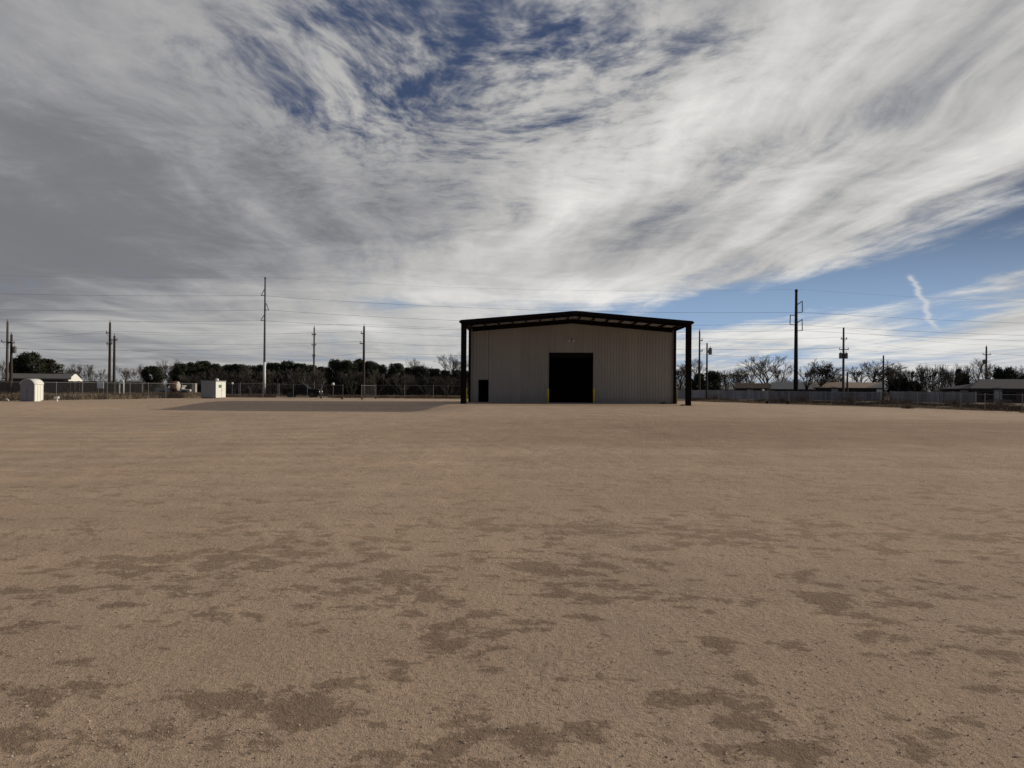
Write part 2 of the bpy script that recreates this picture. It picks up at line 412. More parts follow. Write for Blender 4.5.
# corrugated front wall with openings, as one rib-profiled sheet
ox0, ox1, oz = PX(549.2,BD)-XM-.2, PX(592.8,BD)-XM-.2, PZ(571,353.5,BD)
dx0, dx1, dzt = PX(478.5,BD)-XM-.2, PX(488.3,BD)-XM-.2, PZ(483,380.3,BD)
mb = MB()
def ribbed(x0, x1, zlo, ztop):
    x = x0; pitch = .305
    prof = []
    k = math.floor(x0/pitch)*pitch
    while k < x1 + pitch:
        for o, d in ((0,0),(.04,-.045),(.085,-.045),(.125,0)):
            xx = k+o
            if x0 < xx < x1: prof.append((xx, d))
        k += pitch
    prof = [(x0,0)] + prof + [(x1,0)]
    for (xa, da), (xb, db) in zip(prof, prof[1:]):
        mb.face([(xa, wy+da, zlo), (xb, wy+db, zlo), (xb, wy+db, ztop(xb)), (xa, wy+da, ztop(xa))])
top = lambda x: roofz(x) - .30
ribbed(-hw+.0, dx0, .05, top); ribbed(dx0, dx1, dzt, top); ribbed(dx1, ox0, .05, top); ribbed(ox0, ox1, oz, top); ribbed(ox1, hw, .05, top)
mb.build('front_wall', M['wallpanel'], bl)
MB().box((-hw, wy+.06, .05), (-hw+.1, LR, ZE-.45)).build('side_wall', M['wallpanel'], bl); MB().box((hw-.1, wy+.06, .05), (hw, LR, ZE-.45)).build('side_wall', M['wallpanel'], bl)
mb = MB(); mb.prism([(-hw+.1,.05),(hw-.1,.05),(hw-.1,ZE-.45),(0,ZP-.45),(-hw+.1,ZE-.45)], LR-.1, LR); mb.build('rear_wall', M['wallpanel'], bl)
mb = MB().box((-hw-.3, wy-.12, -.3), (hw+.3, LR+.2, .048)); mb.build('slab', M['slab'], bl)
# roof
mb = MB()
for sx in (-1, 1):
    p = [(0, ZP), (sx*HW, ZE), (sx*HW, ZE+.06), (0, ZP+.06)]
    mb.prism(p if sx > 0 else p[::-1], -.22, LR+.2)
mb.build('roof', M['bronze'], bl)
mb = MB()
for sx in (-1, 1):
    p = [(0.01*sx, ZP-.012), (sx*(HW-.15), ZE+.004), (sx*(HW-.15), ZE-.006), (.01*sx, ZP-.022)]
    mb.prism(p, .05, L-.1)
mb.build('underdeck', M['deck'], bl)
mb = MB()
for sx in (-1, 1):                                   # front rake trim
    p = [(0, ZP+.10), (sx*(HW+.02), ZE+.10), (sx*(HW+.02), ZE-.20), (0, ZP-.20)]
    mb.prism(p, -.30, -.225)
mb.build('rake_trim', M['bronze'], bl)
for yy_ in (.05, L-.35):
    for sx in (-1, 1):
        mb = MB(); d0, d1 = (.34, .42) if yy_ < 1 else (.44, .46)
        p = [(0.003*sx, ZP-.05), (sx*(hw-.25), roofz(hw-.25)-.05), (sx*(hw-.25), roofz(hw-.25)-d1), (.003*sx, ZP-d0)]
        mb.prism(p, yy_+.10, yy_+.13)
        for (za, zb) in ((.05,.07), (None,None)):
            if za: q = [(0.003*sx, ZP-za), (sx*(hw-.25), roofz(hw-.25)-za), (sx*(hw-.25), roofz(hw-.25)-zb), (.003*sx, ZP-zb)]
            else: q = [(0.003*sx, ZP-d0), (sx*(hw-.25), roofz(hw-.25)-d1), (sx*(hw-.25), roofz(hw-.25)-d1-.025), (.003*sx, ZP-d0-.025)]
            mb.prism(q, yy_, yy_+.24)
        mb.build('rafter', M['bronze'], bl)
for sx in (-1, 1):
    MB().box((sx*(HW+.07)-.065, -.25, ZE-.10), (sx*(HW+.07)+.065, LR+.2, ZE+.04)).build('gutter', M['bronze'], bl)
npur = 8
for sx in (-1, 1):
    for k in range(npur):
        x = sx*(.55 + k*(hw-.9)/(npur-1)); zt = roofz(x)-.03
        mb = MB().box((x-.035, .31, zt-.18), (x+.035, L-.37, zt-.02)); mb.box((x-.06, .31, zt-.20), (x+.06, L-.37, zt-.182))
        mb.build('purlin', M['bronze'], bl)
for yy_, wd in ((.05, .50), (L-.42, .22)):
    for sx in (-1, 1):
        xo = sx*hw
        x0, x1 = xo-wd/2, xo+wd/2
        mb = MB(); zt = roofz(hw)-.06
        if yy_ < 1:
            mb.box((x0, yy_, 0), (x0+.03, yy_+.3, zt)); mb.box((x1-.03, yy_, 0), (x1, yy_+.3, zt)); mb.box((x0+.03, yy_+.13, 0), (x1-.03, yy_+.15, zt))
            mb.box((x0-.08, yy_-.08, .0), (x1+.08, yy_+.38, .03))
            mb.box((x0+.03, yy_-.002, 0), (x1-.03, yy_+.02, zt))
        else:
            mb.box((x0, yy_, 0), (x1, yy_+.3, zt))
        mb.build('column', M['bronze'], bl)
for sx in (-1, 1):
    x = sx*(hw+.02)
    mb = MB().box((x-.07, .37, ZE-.30), (x+.07, L-.44, ZE-.08)); mb.build('eave_strut', M['bronze'], bl)
# big door
dr = MB(); zc = .06
n_sl = 28; H = oz-.42
for k in range(n_sl):
    za = zc + k*H/n_sl; zb = zc+(k+1)*H/n_sl - .02
    dr.box((ox0+.06, wy+.32, za), (ox1-.06, wy+.36, zb))
dr.box((ox0+.05, wy+.37, zc), (ox1-.05, wy+.40, oz-.2))
d_ = dr.build('roll_up_door', M['black'], bl)
MB().box((ox0+.06, wy+.28, oz-.42), (ox1-.06, wy+.318, oz-.02)).build('hood', M['bronze'], d_)
mb = MB().box((ox0-.02, wy-.06, .05), (ox0+.055, wy+.42, oz+.0)); mb.box((ox1-.055, wy-.06, .05), (ox1+.02, wy+.42, oz+.0)); mb.box((ox0-.02, wy-.06, oz+.002), (ox1+.02, wy+.42, oz+.08))
mb.build('door_frame', M['bronze'], bl)
d_ = MB().box((dx0+.06, wy+.03, .06), (dx1-.06, wy+.08, dzt-.06)).build('entry_door', M['black'], bl)
mb = MB().lathe([(.03,0),(.03,.02),(.012,.021),(.012,.06),(.035,.062),(.035,.085)], (dx0+.14, wy+.03, 1.05), 10, 'y')
for i, p in enumerate(mb.v): mb.v[i] = (p[0], 2*(wy+.03)-p[1], p[2])
mb.build('handle', M['galv'], d_)
mb = MB().box((dx0-.01, wy-.055, .05), (dx0+.055, wy+.09, dzt)); mb.box((dx1-.055, wy-.055, .05), (dx1+.01, wy+.09, dzt)); mb.box((dx0-.01, wy-.055, dzt+.002), (dx1+.01, wy+.09, dzt+.06))
mb.build('door_frame', M['bronze'], bl)
# twin flood lamp above the door
lx, lz = PX(571,BD)-XM-.2, PZ(571,340.5,BD)
lf = MB().box((lx-.14, wy-.12, lz-.08), (lx+.14, wy-.047, lz+.1)).build('flood_light', M['insul'], bl)
for sx in (-1, 1):
    mb = MB().tube([(lx+sx*.06, wy-.12, lz), (lx+sx*.16, wy-.22, lz+.02)], .02, 6)
    mb.tube([(lx+sx*.14, wy-.19, lz+.06), (lx+sx*.22, wy-.36, lz-.06)], [.07,.12], 10); mb.build('lamp_head', M['lamp'], lf)
for sx in (-1, 1):
    MB().box((sx*(hw-.03)-.05, wy-.10, .05), (sx*(hw-.03)+.05, wy-.05, ZE-.7)).build('corner_trim', M['bronze'], bl)

MB().box((ox0-.3, wy-1.1, -.2), (ox1+.3, wy-.123, .03)).build('apron', M['slab'], bl)
def bollard(px, D, label, m='yellow'):
    o = thing('bollard', (PX(px,D), D, 0), label, 'bollard', 'yellow bollards guarding the building')
    MB().lathe([(.09,-.1),(.09,1.38),(.085,1.43),(.06,1.47),(.02,1.485)], n=14).build('post', M[m], o, sm=True)
    MB().lathe([(.16,-.1),(.16,.05),(.12,.07)], n=14).build('footing', M['slab'], o)
bollard(466.3, 74.3, 'yellow pipe bollard beside the left corner of the wall near the small door')
bollard(548.2, 74.6, 'yellow pipe bollard at the left jamb of the big black door')
bollard(594.0, 74.6, 'yellow pipe bollard at the right jamb of the big black door')
bollard(676.6, 76.3, 'dull yellow bollard just outside the right corner of the building wall', 'drab')

# ------------------------------------------------------------------ sheds
def rib_side(x, y0, y1, z0, z1, n, mbx):
    for k in range(n+1):
        yk = y0 + (y1-y0)*k/n; mbx.box((x, yk-.02, z0), (x+.025, yk+.02, z1))
D = 65.6; x0 = PX(20.3, D); wd = PX(34.2, D)-x0
sh = thing('storage_shed', (x0+wd/2, D, gz(x0, D)), 'small white storage shed with rounded roof and shaded grey front near left fence', 'shed')
arch = [(-.5*wd,0),(.5*wd,0),(.5*wd,1.50),(.44*wd,1.66),(.33*wd,1.82),(.18*wd,1.93),(0,1.97),(-.18*wd,1.93),(-.33*wd,1.82),(-.44*wd,1.66),(-.5*wd,1.5)]
dp = 1.32
MB().prism(arch, 0, .04).build('front_wall', M['grey'], sh)
mb = MB().prism([(x*.97, z*.985) for x, z in arch], .045, dp-.02); mb.build('wall', M['white'], sh)
mb = MB(); mb.box((.487*wd, .06, .02), (.5*wd+.01, dp-.03, 1.49)); rib_side(.5*wd+.008, .1, dp-.08, .02, 1.49, 3, mb); mb.build('side_panel', M['white'], sh)
rp = [(x, z) for x, z in arch[2:]]
mb = MB()
for (xa, za), (xb, zb) in zip(rp, rp[1:]):
    mb.face([(xa*1.03, -.03, za+.02), (xa*1.03, dp+.03, za+.02), (xb*1.03, dp+.03, zb+.02), (xb*1.03, -.03, zb+.02)][::-1])
o = mb.build('roof', M['white'], sh, sm=True); so_ = o.modifiers.new('t', 'SOLIDIFY'); so_.thickness = .03
for s_ in (-1, 1):
    d_ = MB().box((min(s_*.02, s_*.40*wd), -.025, .08), (max(s_*.02, s_*.40*wd), -.003, 1.48)).build('door', M['grey'], sh)
    MB().box((s_*.06-.015, -.05, .85), (s_*.06+.015, -.026, 1.0)).build('handle', M['insul'], d_)

D = 86.5; x0 = PX(201.2, D); wd = PX(215.8, D)-x0; dp = 3.0; hh = PZ(215, 381.5, D)
sh = thing('portable_building', (x0+wd/2, D, 0), 'boxy portable shed with shaded grey front and bright white side bearing a small notice', 'shed')
mb = MB().box((-wd/2, 0, .08), (wd/2, .05, hh))
for k in range(8): mb.box((-wd/2+.06+k*wd/8, -.03, .1), (-wd/2+.10+k*wd/8, -.002, hh-.05))
mb.build('front_wall', M['greyroof_shadefront'], sh)
mb = MB().box((-wd/2+.01, .052, .08), (wd/2-.03, dp, hh-.02)); mb.box((wd/2-.028, .06, .08), (wd/2, dp, hh-.02)); mb.build('wall', M['whiteside'], sh)
MB().box((-wd/2-.06, -.07, hh+.002), (wd/2+.06, dp+.06, hh+.10)).build('roof', M['greyroof_shadefront'], sh)
MB().lathe([(.2,0),(.22,.12),(.17,.2),(.08,.25)], (wd/2-.25, dp*.32, hh+.10), 14).build('roof_vent', M['white'], sh, sm=True)
MB().box((wd/2+.004, .85, 1.25), (wd/2+.02, 1.65, 1.6)).build('notice', M['green'], sh)
d_ = MB().box((wd/2+.003, 1.7, .12), (wd/2+.03, 2.55, 1.85)).build('door', M['whiteside'], sh); MB().box((wd/2+.031, 1.78, .9), (wd/2+.07, 1.86, 1.0)).build('handle', M['insul'], d_)
mb = MB(); mb.beam((-wd/2+.1, .0, .04), (-wd/2+.1, dp, .04), .12, .1); mb.beam((wd/2-.1, .0, .04), (wd/2-.1, dp, .04), .12, .1); mb.build('skid', M['wooddark'], sh)

# small things by the left fence
D = 67; o = thing('water_hydrant', (PX(57,D), D, 0), 'tiny white standpipe box on a stem right of the rounded shed', 'standpipe')
MB().box((-.17,-.14,.22), (.17,.14,.42)).build('cap_box', M['white'], o, bevel=.02); MB().tube([(0,0,-.05),(0,0,.22)], .09, 10).build('stem', M['white'], o); MB().tube([(.17,0,.32),(.25,0,.30),(.27,0,.22)], .03, 6).build('spout', M['galv'], o)
D = 66.5; o = thing('concrete_block', (PX(6.5,D), D, 0), 'low grey concrete lump at the foot of the leftmost fence post', 'block')
MB().lathe([(.24,-.05),(.22,.1),(.12,.2),(.03,.24)], n=9).build('concrete', M['slab'], o, sm=True); MB().tube([(0,0,.2),(0,0,.36)], .03, 6).build('stub', M['galv'], o)
D = 82; z0, z1 = PZ(100,388.3,D), PZ(100,381.3,D); o = thing('sign_board', (PX(100.5,D), D, 0), 'blank white square board on two posts by the left fence', 'sign')
MB().box((-.36,-.02,z0),(.36,.02,z1)).build('panel', M['white'], o)
for s_ in (-1, 1): MB().box((s_*.28-.03,.022,-.1),(s_*.28+.03,.08,z1-.05)).build('post', M['wood'], o)
D = 84; o = thing('pipe_arch', (PX(121.5,D), D, 0), 'white arched pipe frame standing behind the fence beside the two poles', 'pipe frame')
pts = [(-.24,0,0),(-.24,0,1.75),(-.17,0,2.0),(0,0,2.12),(.17,0,2.0),(.24,0,1.75),(.24,0,0)]
MB().tube(pts, .075, 8).build('hoop', M['white'], o, sm=True); MB().box((-.2,-.05,1.62),(.2,.05,1.95)).build('panel', M['white'], o)

# ------------------------------------------------------------------ chain-link fences and gates
def polyline(pts, step):
    out = []; acc_ = 0.
    for (ax, ay), (bx_, by) in zip(pts, pts[1:]):
        L_ = math.hypot(bx_-ax, by-ay); n = max(1, round(L_/step))
        for k in range(n): out.append((ax+(bx_-ax)*k/n, ay+(by-ay)*k/n))
    out.append(pts[-1]); return out
def chain_mesh(mb, p, q, z0, z1, pitch=.11, wdt=.0032):
    ax, ay = p; bx_, by = q; L_ = math.hypot(bx_-ax, by-ay); ux, uy = (bx_-ax)/L_, (by-ay)/L_; h = z1-z0
    n = int(L_/pitch)
    for sgn, off in ((1, .004), (-1, -.004)):
        k = -h
        while k < L_:
            s0, s1 = k, k+h; t0 = max(0, -s0/h) if s0 < 0 else 0; t1 = 1 if s1 <= L_ else (L_-s0)/h
            if t1 > t0:
                for_ = []
                for t_ in (t0, t1):
                    s_ = s0 + h*t_; zz_ = z0 + (h*t_ if sgn > 0 else h*(1-t_))
                    for_.append((ax+ux*s_ - uy*off, ay+uy*s_ + ux*off, zz_))
                (a0, b0) = for_
                mb.face([(a0[0]-ux*wdt, a0[1]-uy*wdt, a0[2]), (a0[0]+ux*wdt, a0[1]+uy*wdt, a0[2]), (b0[0]+ux*wdt, b0[1]+uy*wdt, b0[2]), (b0[0]-ux*wdt, b0[1]-uy*wdt, b0[2])])
            k += pitch
def chain_fence(pts, H_, step, label, rz=.021):
    sx, sy = pts[0]; o = thing('chain_link_fence', (sx, sy, 0), label, 'fence')
    loc = [(x-sx, y-sy) for x, y in pts]; P_ = polyline(loc, step)
    pm = MB().lathe([(.03,-.2),(.03,H_+.03),(.042,H_+.035),(.038,H_+.07),(.012,H_+.09)], n=8).mesh('post', M['fencegalv'])
    for x, y in P_:
        c = bpy.data.objects.new('post', pm); COL.objects.link(c); c.parent = o; c.location = (x, y, 0)
    MB().tube([(x, y, H_) for x, y in loc], rz, 6).build('top_rail', M['fencegalv'], o)
    mb = MB()
    for p, q in zip(P_, P_[1:]): chain_mesh(mb, p, q, .03, H_-.02)
    mb.build('wire_mesh', M['mesh'], o)
    return o
def gp(px, D): return (PX(px, D), D)
chain_fence([gp(-70,64), gp(28,68.5), gp(130,79), gp(197,90.5), gp(239,92)], 1.72, 3.0, 'chain link fence with grey top rail along the dry weeds at left')
chain_fence([gp(376,92), gp(462,92), gp(540,93)], 1.70, 3.3, 'chain link fence in front of the tree line just left of the building')
chain_fence([gp(640,95), gp(690,92), gp(766,82)], 1.36, 2.3, 'chain link fence run between the building and the sliding gate at right')
chain_fence([gp(789.5,80.5), gp(880,70), gp(985,58.5), gp(1110,50)], 1.30, 2.6, 'long chain link fence crossing in front of the houses at right')
chain_fence([gp(263,93), gp(278,93)], 1.75, 2.2, 'short chain link piece between the two left gates behind the tall steel pole')

def gate(p, q, H_, label, nleaf, wheels=True, brace=False):
    (ax, ay), (bx_, by) = p, q; L_ = math.hypot(bx_-ax, by-ay); ang = math.atan2(by-ay, bx_-ax)
    o = thing('chain_link_gate', (ax, ay, 0), label, 'gate', None, ang)
    mb = MB(); f = .026
    for k in range(nleaf+1): mb.tube([(L_*k/nleaf, 0, .06), (L_*k/nleaf, 0, H_+ (.12 if k in (0, nleaf) else 0))], f, 6)
    mb.tube([(0,0,H_),(L_,0,H_)], f*.9, 6); mb.tube([(0,0,.14),(L_,0,.14)], f*.9, 6)
    if brace: mb.tube([(0,0.02,.2),(L_,0.02,H_-.1)], f*.8, 6)
    mb.build('frame', M['fencegalv'], o)
    mb = MB(); chain_mesh(mb, (0.03,.0), (L_-.03,.0), .16, H_-.03); mb.build('wire_mesh', M['mesh'], o)
    if wheels:
        for xx in (0, L_):
            MB().lathe([(.05,-.06),(.15,-.05),(.17,0),(.15,.05),(.05,.06)], (xx, -.09, .15), 12, 'y').build('wheel', M['dark'], o)
gate(gp(240.5,92), gp(262,93), 1.80, 'narrow chain link gate standing to the left of the tall steel pole', 1, False)
gate(gp(279.5,93), gp(321.5,91.5), 1.72, 'wide double leaf chain link gate in front of the parked black truck', 3, False)
gate(gp(321.8,91.3), gp(343,86), 1.66, 'chain link gate leaf swung toward the yard right of the black truck', 1, True)
gate(gp(361.5,86), gp(375,91.8), 1.66, 'chain link gate leaf swung open beside the wooden pole at the pines', 1, True)
gate(gp(767.3,80.5), gp(788.3,79.5), 1.32, 'braced chain link gate with dark wheels before the brown roofed house', 1, True, True)

# ------------------------------------------------------------------ pale privacy fence and houses
def privacy(p, q, H_, label, m='privacy'):
    (ax, ay), (bx_, by) = p, q; L_ = math.hypot(bx_-ax, by-ay); ang = math.atan2(by-ay, bx_-ax)
    o = thing('board_fence', (ax, ay, 0), label, 'fence', None, ang)
    r_ = random.Random(7); n = int(L_/2.4); x = 0
    mb = MB()
    while x < L_-.2:
        h_ = H_ + r_.uniform(-.03,.03); y_ = r_.uniform(-.012,.012); mb.box((x, y_, .04), (x+.285, y_+.02, h_)); x += .295
    mb.build('boards', M[m], o)
    pm = MB().box((-.06,.04,-.1),(.06,.16,H_+.05)).mesh('post', M[m])
    for k in range(n+1):
        c = bpy.data.objects.new('post', pm); COL.objects.link(c); c.parent = o; c.location = (L_*k/n, 0, 0)
privacy(gp(-40,99), gp(143,103), 1.95, 'long dark board fence below the far left house roof and white gable', 'brick')
privacy(gp(655,112), gp(768,107), 1.35, 'weathered pale board fence in front of the brown roofed house', 'palefence')
privacy(gp(769,106.5), gp(882,101), 1.30, 'pale board fence behind the tall dark pole and the tan roofed house')
privacy(gp(890,99), gp(975,88), 1.42, 'pale board fence running up to the grey hip roofed houses')

def house(px0, px1, D, ye, yr, roof, wallm, roofm, label, depth=5.5, wins=((.2,1.2),(.6,1.4)), door=.42, rz=0., over=.4, ridge=(.25,.75), chimney=None):
    x0, x1 = PX(px0, D), PX(px1, D); W = x1-x0; pm_ = (px0+px1)/2
    ze = PZ(pm_, ye, D); zr = PZ(pm_, yr, D+depth*.5)
    o = thing('house', ((x0+x1)/2, D, 0), label, 'house', None, rz)
    hwd = W/2 - over
    MB().box((-hwd, 0, -.1), (hwd, depth, ze-.02)).build('wall', wallm, o)
    mb = MB(); a_, c_ = -W/2, W/2
    if roof == 'hip': r0, r1 = a_+W*ridge[0], a_+W*ridge[1]
    else: r0, r1 = a_, c_
    y0, y1, ym = -over, depth+over, depth/2
    A,B_,C,Dd,E,F_ = (a_,y0,ze),(c_,y0,ze),(c_,y1,ze),(a_,y1,ze),(r0,ym,zr),(r1,ym,zr)
    mb.face([A,B_,F_,E]); mb.face([C,Dd,E,F_]); mb.face([B_,C,F_]); mb.face([Dd,A,E]); mb.face([Dd,C,B_,A])
    ro = mb.build('roof', roofm, o)
    if chimney is not None:
        xc = a_+W*chimney; MB().box((xc-.35, ym-.3, ze+.2), (xc+.35, ym+.3, zr+.5)).build('chimney', M['brick'], ro)
    MB().box((a_, y0-.03, ze-.17), (c_, y0-.002, ze+.01)).build('fascia', M['darkfascia'] if wallm is not M['creamwall'] else M['trim'], o)
    for fx, ww in wins:
        xc = -hwd + 2*hwd*fx; zt = ze-.45
        f = MB(); f.box((xc-ww/2-.07,-.05,zt-1.2),(xc-ww/2,-.002,zt+.07)); f.box((xc+ww/2,-.05,zt-1.2),(xc+ww/2+.07,-.002,zt+.07)); f.box((xc-ww/2,-.05,zt),(xc+ww/2,-.002,zt+.07)); f.box((xc-ww/2,-.08,zt-1.2),(xc+ww/2,-.002,zt-1.1)); f.box((xc-.025,-.04,zt-1.1),(xc+.025,-.002,zt))
        f = f.build('window', M['darktrim'], o)
        MB().box((xc-ww/2,-.025,zt-1.1),(xc+ww/2,-.003,zt)).build('pane', M['glass'], f)
    if door is not None:
        xc = -hwd + 2*hwd*door
        d_ = MB().box((xc-.48,-.04,.0),(xc+.48,-.003,2.05)).build('door', M['trim'], o); MB().box((xc+.34,-.09,.95),(xc+.40,-.041,1.08)).build('handle', M['galv'], d_)
    return o
house(735.5, 769, 125, 388.2, 383.2, 'gable', M['brick'], M['roofbrown'], 'long low house with a brown shingle roof, left of the tall dark pole', rz=-.32)
house(772.5, 817, 128, 389.2, 382.2, 'gable', M['siding'], M['roofpale'], 'house with a plain pale grey roof directly behind the tall dark pole', door=None, rz=-.34)
h = house(815.5, 880, 118, 387.8, 382.3, 'gable', M['brick'], M['rooftan'], 'long house with a sunlit tan roof and dark porch behind the transformer pole', wins=((.15,1.2),(.45,1.6)), door=.3, rz=-.38)
MB().box((PX(873.5,118)-PX(847.7,118), -.32, .3), (PX(880,118)-PX(847.7,118), -.2, 2.35)).build('end_panel', M['white'], h)
house(942, 987, 104, 388.7, 383.0, 'hip', M['brick'], M['roofgrey'], 'smaller grey hip roofed house partly hidden left of the biggest roof', ridge=(.78,.98), wins=((.25,1.4),), door=.5, rz=-.50)
house(977, 1062, 98, 388.6, 379.3, 'hip', M['brick'], M['roofgrey'], 'largest grey hip roofed brick house at the right edge', ridge=(.14,.85), wins=((.16,1.4),(.38,1.8)), door=.27, depth=10, rz=-.50)
house(697, 738, 150, 389.4, 386.2, 'hip', M['siding'], M['roofpale'], 'faint low pale roof right of the dark round evergreen', wins=((.5,1.2),), door=None)
house(8, 66, 120, 378.3, 373.6, 'gable', M['brick'], M['roofgrey'], 'long low grey roofed house below the big dark evergreen at far left', rz=.52)
house(122, 143, 150, 383.3, 380.3, 'gable', M['siding'], M['roofpale'], 'small pale roofed outbuilding left of the round dark bush', wins=((.4,1.2),), door=None)
house(177, 203, 140, 386.5, 378.2, 'hip', M['brick'], M['roofgrey'], 'grey brown hip roofed house among the pines left of the portable shed', ridge=(.3,.7), wins=((.3,1.2),), door=.6)
# white gabled building
D = 130; x0, x1 = PX(68,D), PX(82.5,D); zE, zP = PZ(75,380.2,D), PZ(75,374.2,D)
yb_ = abs(x1)*F/(512-82.5); ya_ = abs(x1)*F/(512-68.0)      # its gable end looks east, into the sun
W = yb_ - ya_; W = abs(W)
o = thing('gabled_building', (x1, (ya_+yb_)/2, 0), 'bright white gable end of a small building right of the far left house', 'building', None, math.pi/2)
MB().prism([(-W/2,0),(W/2,0),(W/2,zE),(W*.05,zP),(-W*.05,zP),(-W/2,zE)], 0, 5).build('wall', M['white'], o)
mb = MB()
for s_ in (-1, 1): mb.prism([(0,zP+.10),(s_*(W/2+.1),zE+.10),(s_*(W/2+.1),zE+.02),(0,zP+.02)], .03, 5.2)
mb.build('roof', M['roofgrey'], o); d_ = MB().box((-.9,-.05,0),(.9,-.004,1.6)).build('door', M['trim'], o); MB().box((-.1,-.09,.9),(.1,-.051,1.)).build('handle', M['galv'], d_)

# ------------------------------------------------------------------ vehicles
def vehicle(name, px0, px1, D, pal, label, cat, pickup=False, flip=False, ztop=1.75):
    Lc = PX(px1, D) - PX(px0, D); W = 1.9
    o = thing(name, ((PX(px0,D)+PX(px1,D))/2, D, 0), label, cat, None, math.pi if flip else 0)
    h = Lc/2; zb = .42; zs = 1.12; k = ztop/1.75
    body = [(-h,.55),(-h+.1,zb),(h-.12,zb),(h,.6),(h-.02,.98),(h-.12,zs*k*.95),(h-1.35,zs*k),(-h+.06,zs*k),(-h,1.0)]
    b_ = MB().prism(body, -W/2, W/2).build('body', pal, o, bevel=.06)
    if pickup: cab = [(-.75,zs*k),(h-1.4,zs*k),(h-2.15,ztop),(-.62,ztop)]
    else: cab = [(-h+.08,zs*k),(h-1.4,zs*k),(h-2.1,ztop),(-h+.5,ztop)]
    MB().prism([(x,z-.01) for x,z in cab], -W/2+.1, W/2-.1).build('cab', pal, o, bevel=.05)
    xa, xb = cab[0][0]+.22, cab[1][0]-.35; xc, xd = cab[2][0]-.1, cab[3][0]+.12; mid_ = (xa+xb)/2
    for s_ in (-1, 1):
        for q in ([(xa,zs*k+.06),(mid_-.05,zs*k+.06),(mid_-.05,ztop-.12),(xd+.05,ztop-.12)], [(mid_+.05,zs*k+.06),(xb,zs*k+.06),(xc,ztop-.12),(mid_+.05,ztop-.12)]):
            y_ = s_*(W/2-.1); MB().prism(q, min(y_, y_+s_*.012), max(y_, y_+s_*.012)).build('window', M['glass'], o)
    for xw in (-h+.95, h-.98):
        for s_ in (-1, 1):
            wl = MB().lathe([(.2,-.12),(.36,-.13),(.39,-.07),(.39,.07),(.36,.13),(.2,.12)], (xw, s_*(W/2-.08), .385), 18, 'y').build('wheel', M['tyre'], o)
            MB().lathe([(.05,-.14),(.23,-.125),(.23,.125),(.05,.14)], (xw, s_*(W/2-.08), .385), 14, 'y').build('rim', M['rim'], wl)
    for s_ in (-1, 1):
        MB().box((h-.03, s_*.7-.16, .72), (h+.015, s_*.7+.16, .88)).build('headlight', M['lamp'], o)
        MB().box((-h-.012, s_*.78-.1, .75), (-h+.03, s_*.78+.1, 1.0)).build('tail_light', M['tankred'], o)
    MB().box((h-.08, -W/2+.1, .44), (h+.06, W/2-.1, .58)).build('bumper', M['dark'], o)
    return o
vehicle('parked_truck', 284.5, 321, 98, M['carblack'], 'black pickup truck parked behind the wide double gate', 'pickup truck', True, False, 1.86)
vehicle('parked_truck', 158, 174, 104, M['carsilver'], 'silver pickup parked beside the rusty red tank beyond dry weeds', 'pickup truck', True, True, 1.8)
vehicle('parked_car', 181, 193, 104, M['carwhite'], 'pale car half hidden in weeds left of the portable shed', 'car', False, False, 1.5)
D = 100; o = thing('storage_tank', (PX(174,D), D, 0), 'rusty red drum tank with a sunlit pale end beside the silver pickup', 'tank')
MB().lathe([(.2,-.35),(.62,-.3),(.68,-.2),(.68,.55)], (0,0,1.35), 18, 'x').build('drum', M['tankred'], o, sm=True)
MB().lathe([(.66,.552),(.60,.64),(.35,.74),(.1,.78)], (0,0,1.35), 18, 'x').build('sunlit_end', M['tan'], o, sm=True)  # pale colour paints the sunlight on the drum's right end
for s_ in (-.1, .4): MB().box((s_-.08,-.5,-.1),(s_+.08,.5,.78)).build('cradle', M['rust'], o)
D = 101; o = thing('utility_cabinet', (PX(194.3,D), D, 0), 'upright tan utility cabinet just left of the portable shed', 'cabinet')
MB().box((-.26,-.2,.1),(.26,.2,1.72)).build('case', M['tan'], o, bevel=.02); MB().box((-.30,-.24,1.722),(.30,.24,1.79)).build('lid', M['tan'], o); d_ = MB().box((-.22,-.225,.2),(.22,-.203,1.6)).build('door', M['tan'], o); MB().box((.14,-.25,.85),(.18,-.226,1.0)).build('handle', M['insul'], d_)
MB().box((-.32,-.26,-.1),(.32,.26,.098)).build('plinth', M['slab'], o)
def globe_on_stand(px, py, D, r_, label, name='water_tank', cat='tank'):  # plain white globe on a stand, holds no lamp
    o = thing(name, (PX(px,D), D, 0), label, cat); z = PZ(px, py, D)
    MB().lathe([(r_*.6,z-r_),(r_,z-r_*.7),(r_,z+r_*.3),(r_*.7,z+r_*.8),(r_*.2,z+r_)], n=14).build('tank', M['white'], o, sm=True)
    MB().tube([(0,0,-.1),(0,0,z-r_)], r_*.22, 8).build('stand', M['galv'], o); MB().lathe([(r_*.25,z+r_),(r_*.25,z+r_*1.15),(r_*.1,z+r_*1.2)], n=8).build('lid', M['insul'], o)
globe_on_stand(333.2, 384.0, 97, .18, 'small white globe topped post by the gate right of the black truck', 'globe_post', 'post light')
globe_on_stand(232.3, 383.4, 104, .16, 'small pale globe on a post right of the portable shed', 'globe_post', 'post light')
globe_on_stand(763, 390.2, 104, .16, 'small white globe on a post before the brown roofed house', 'globe_post', 'post light')
globe_on_stand(929, 391.3, 91, .13, 'small white globe on a post at the pale fence near the hip roofs', 'globe_post', 'post light')

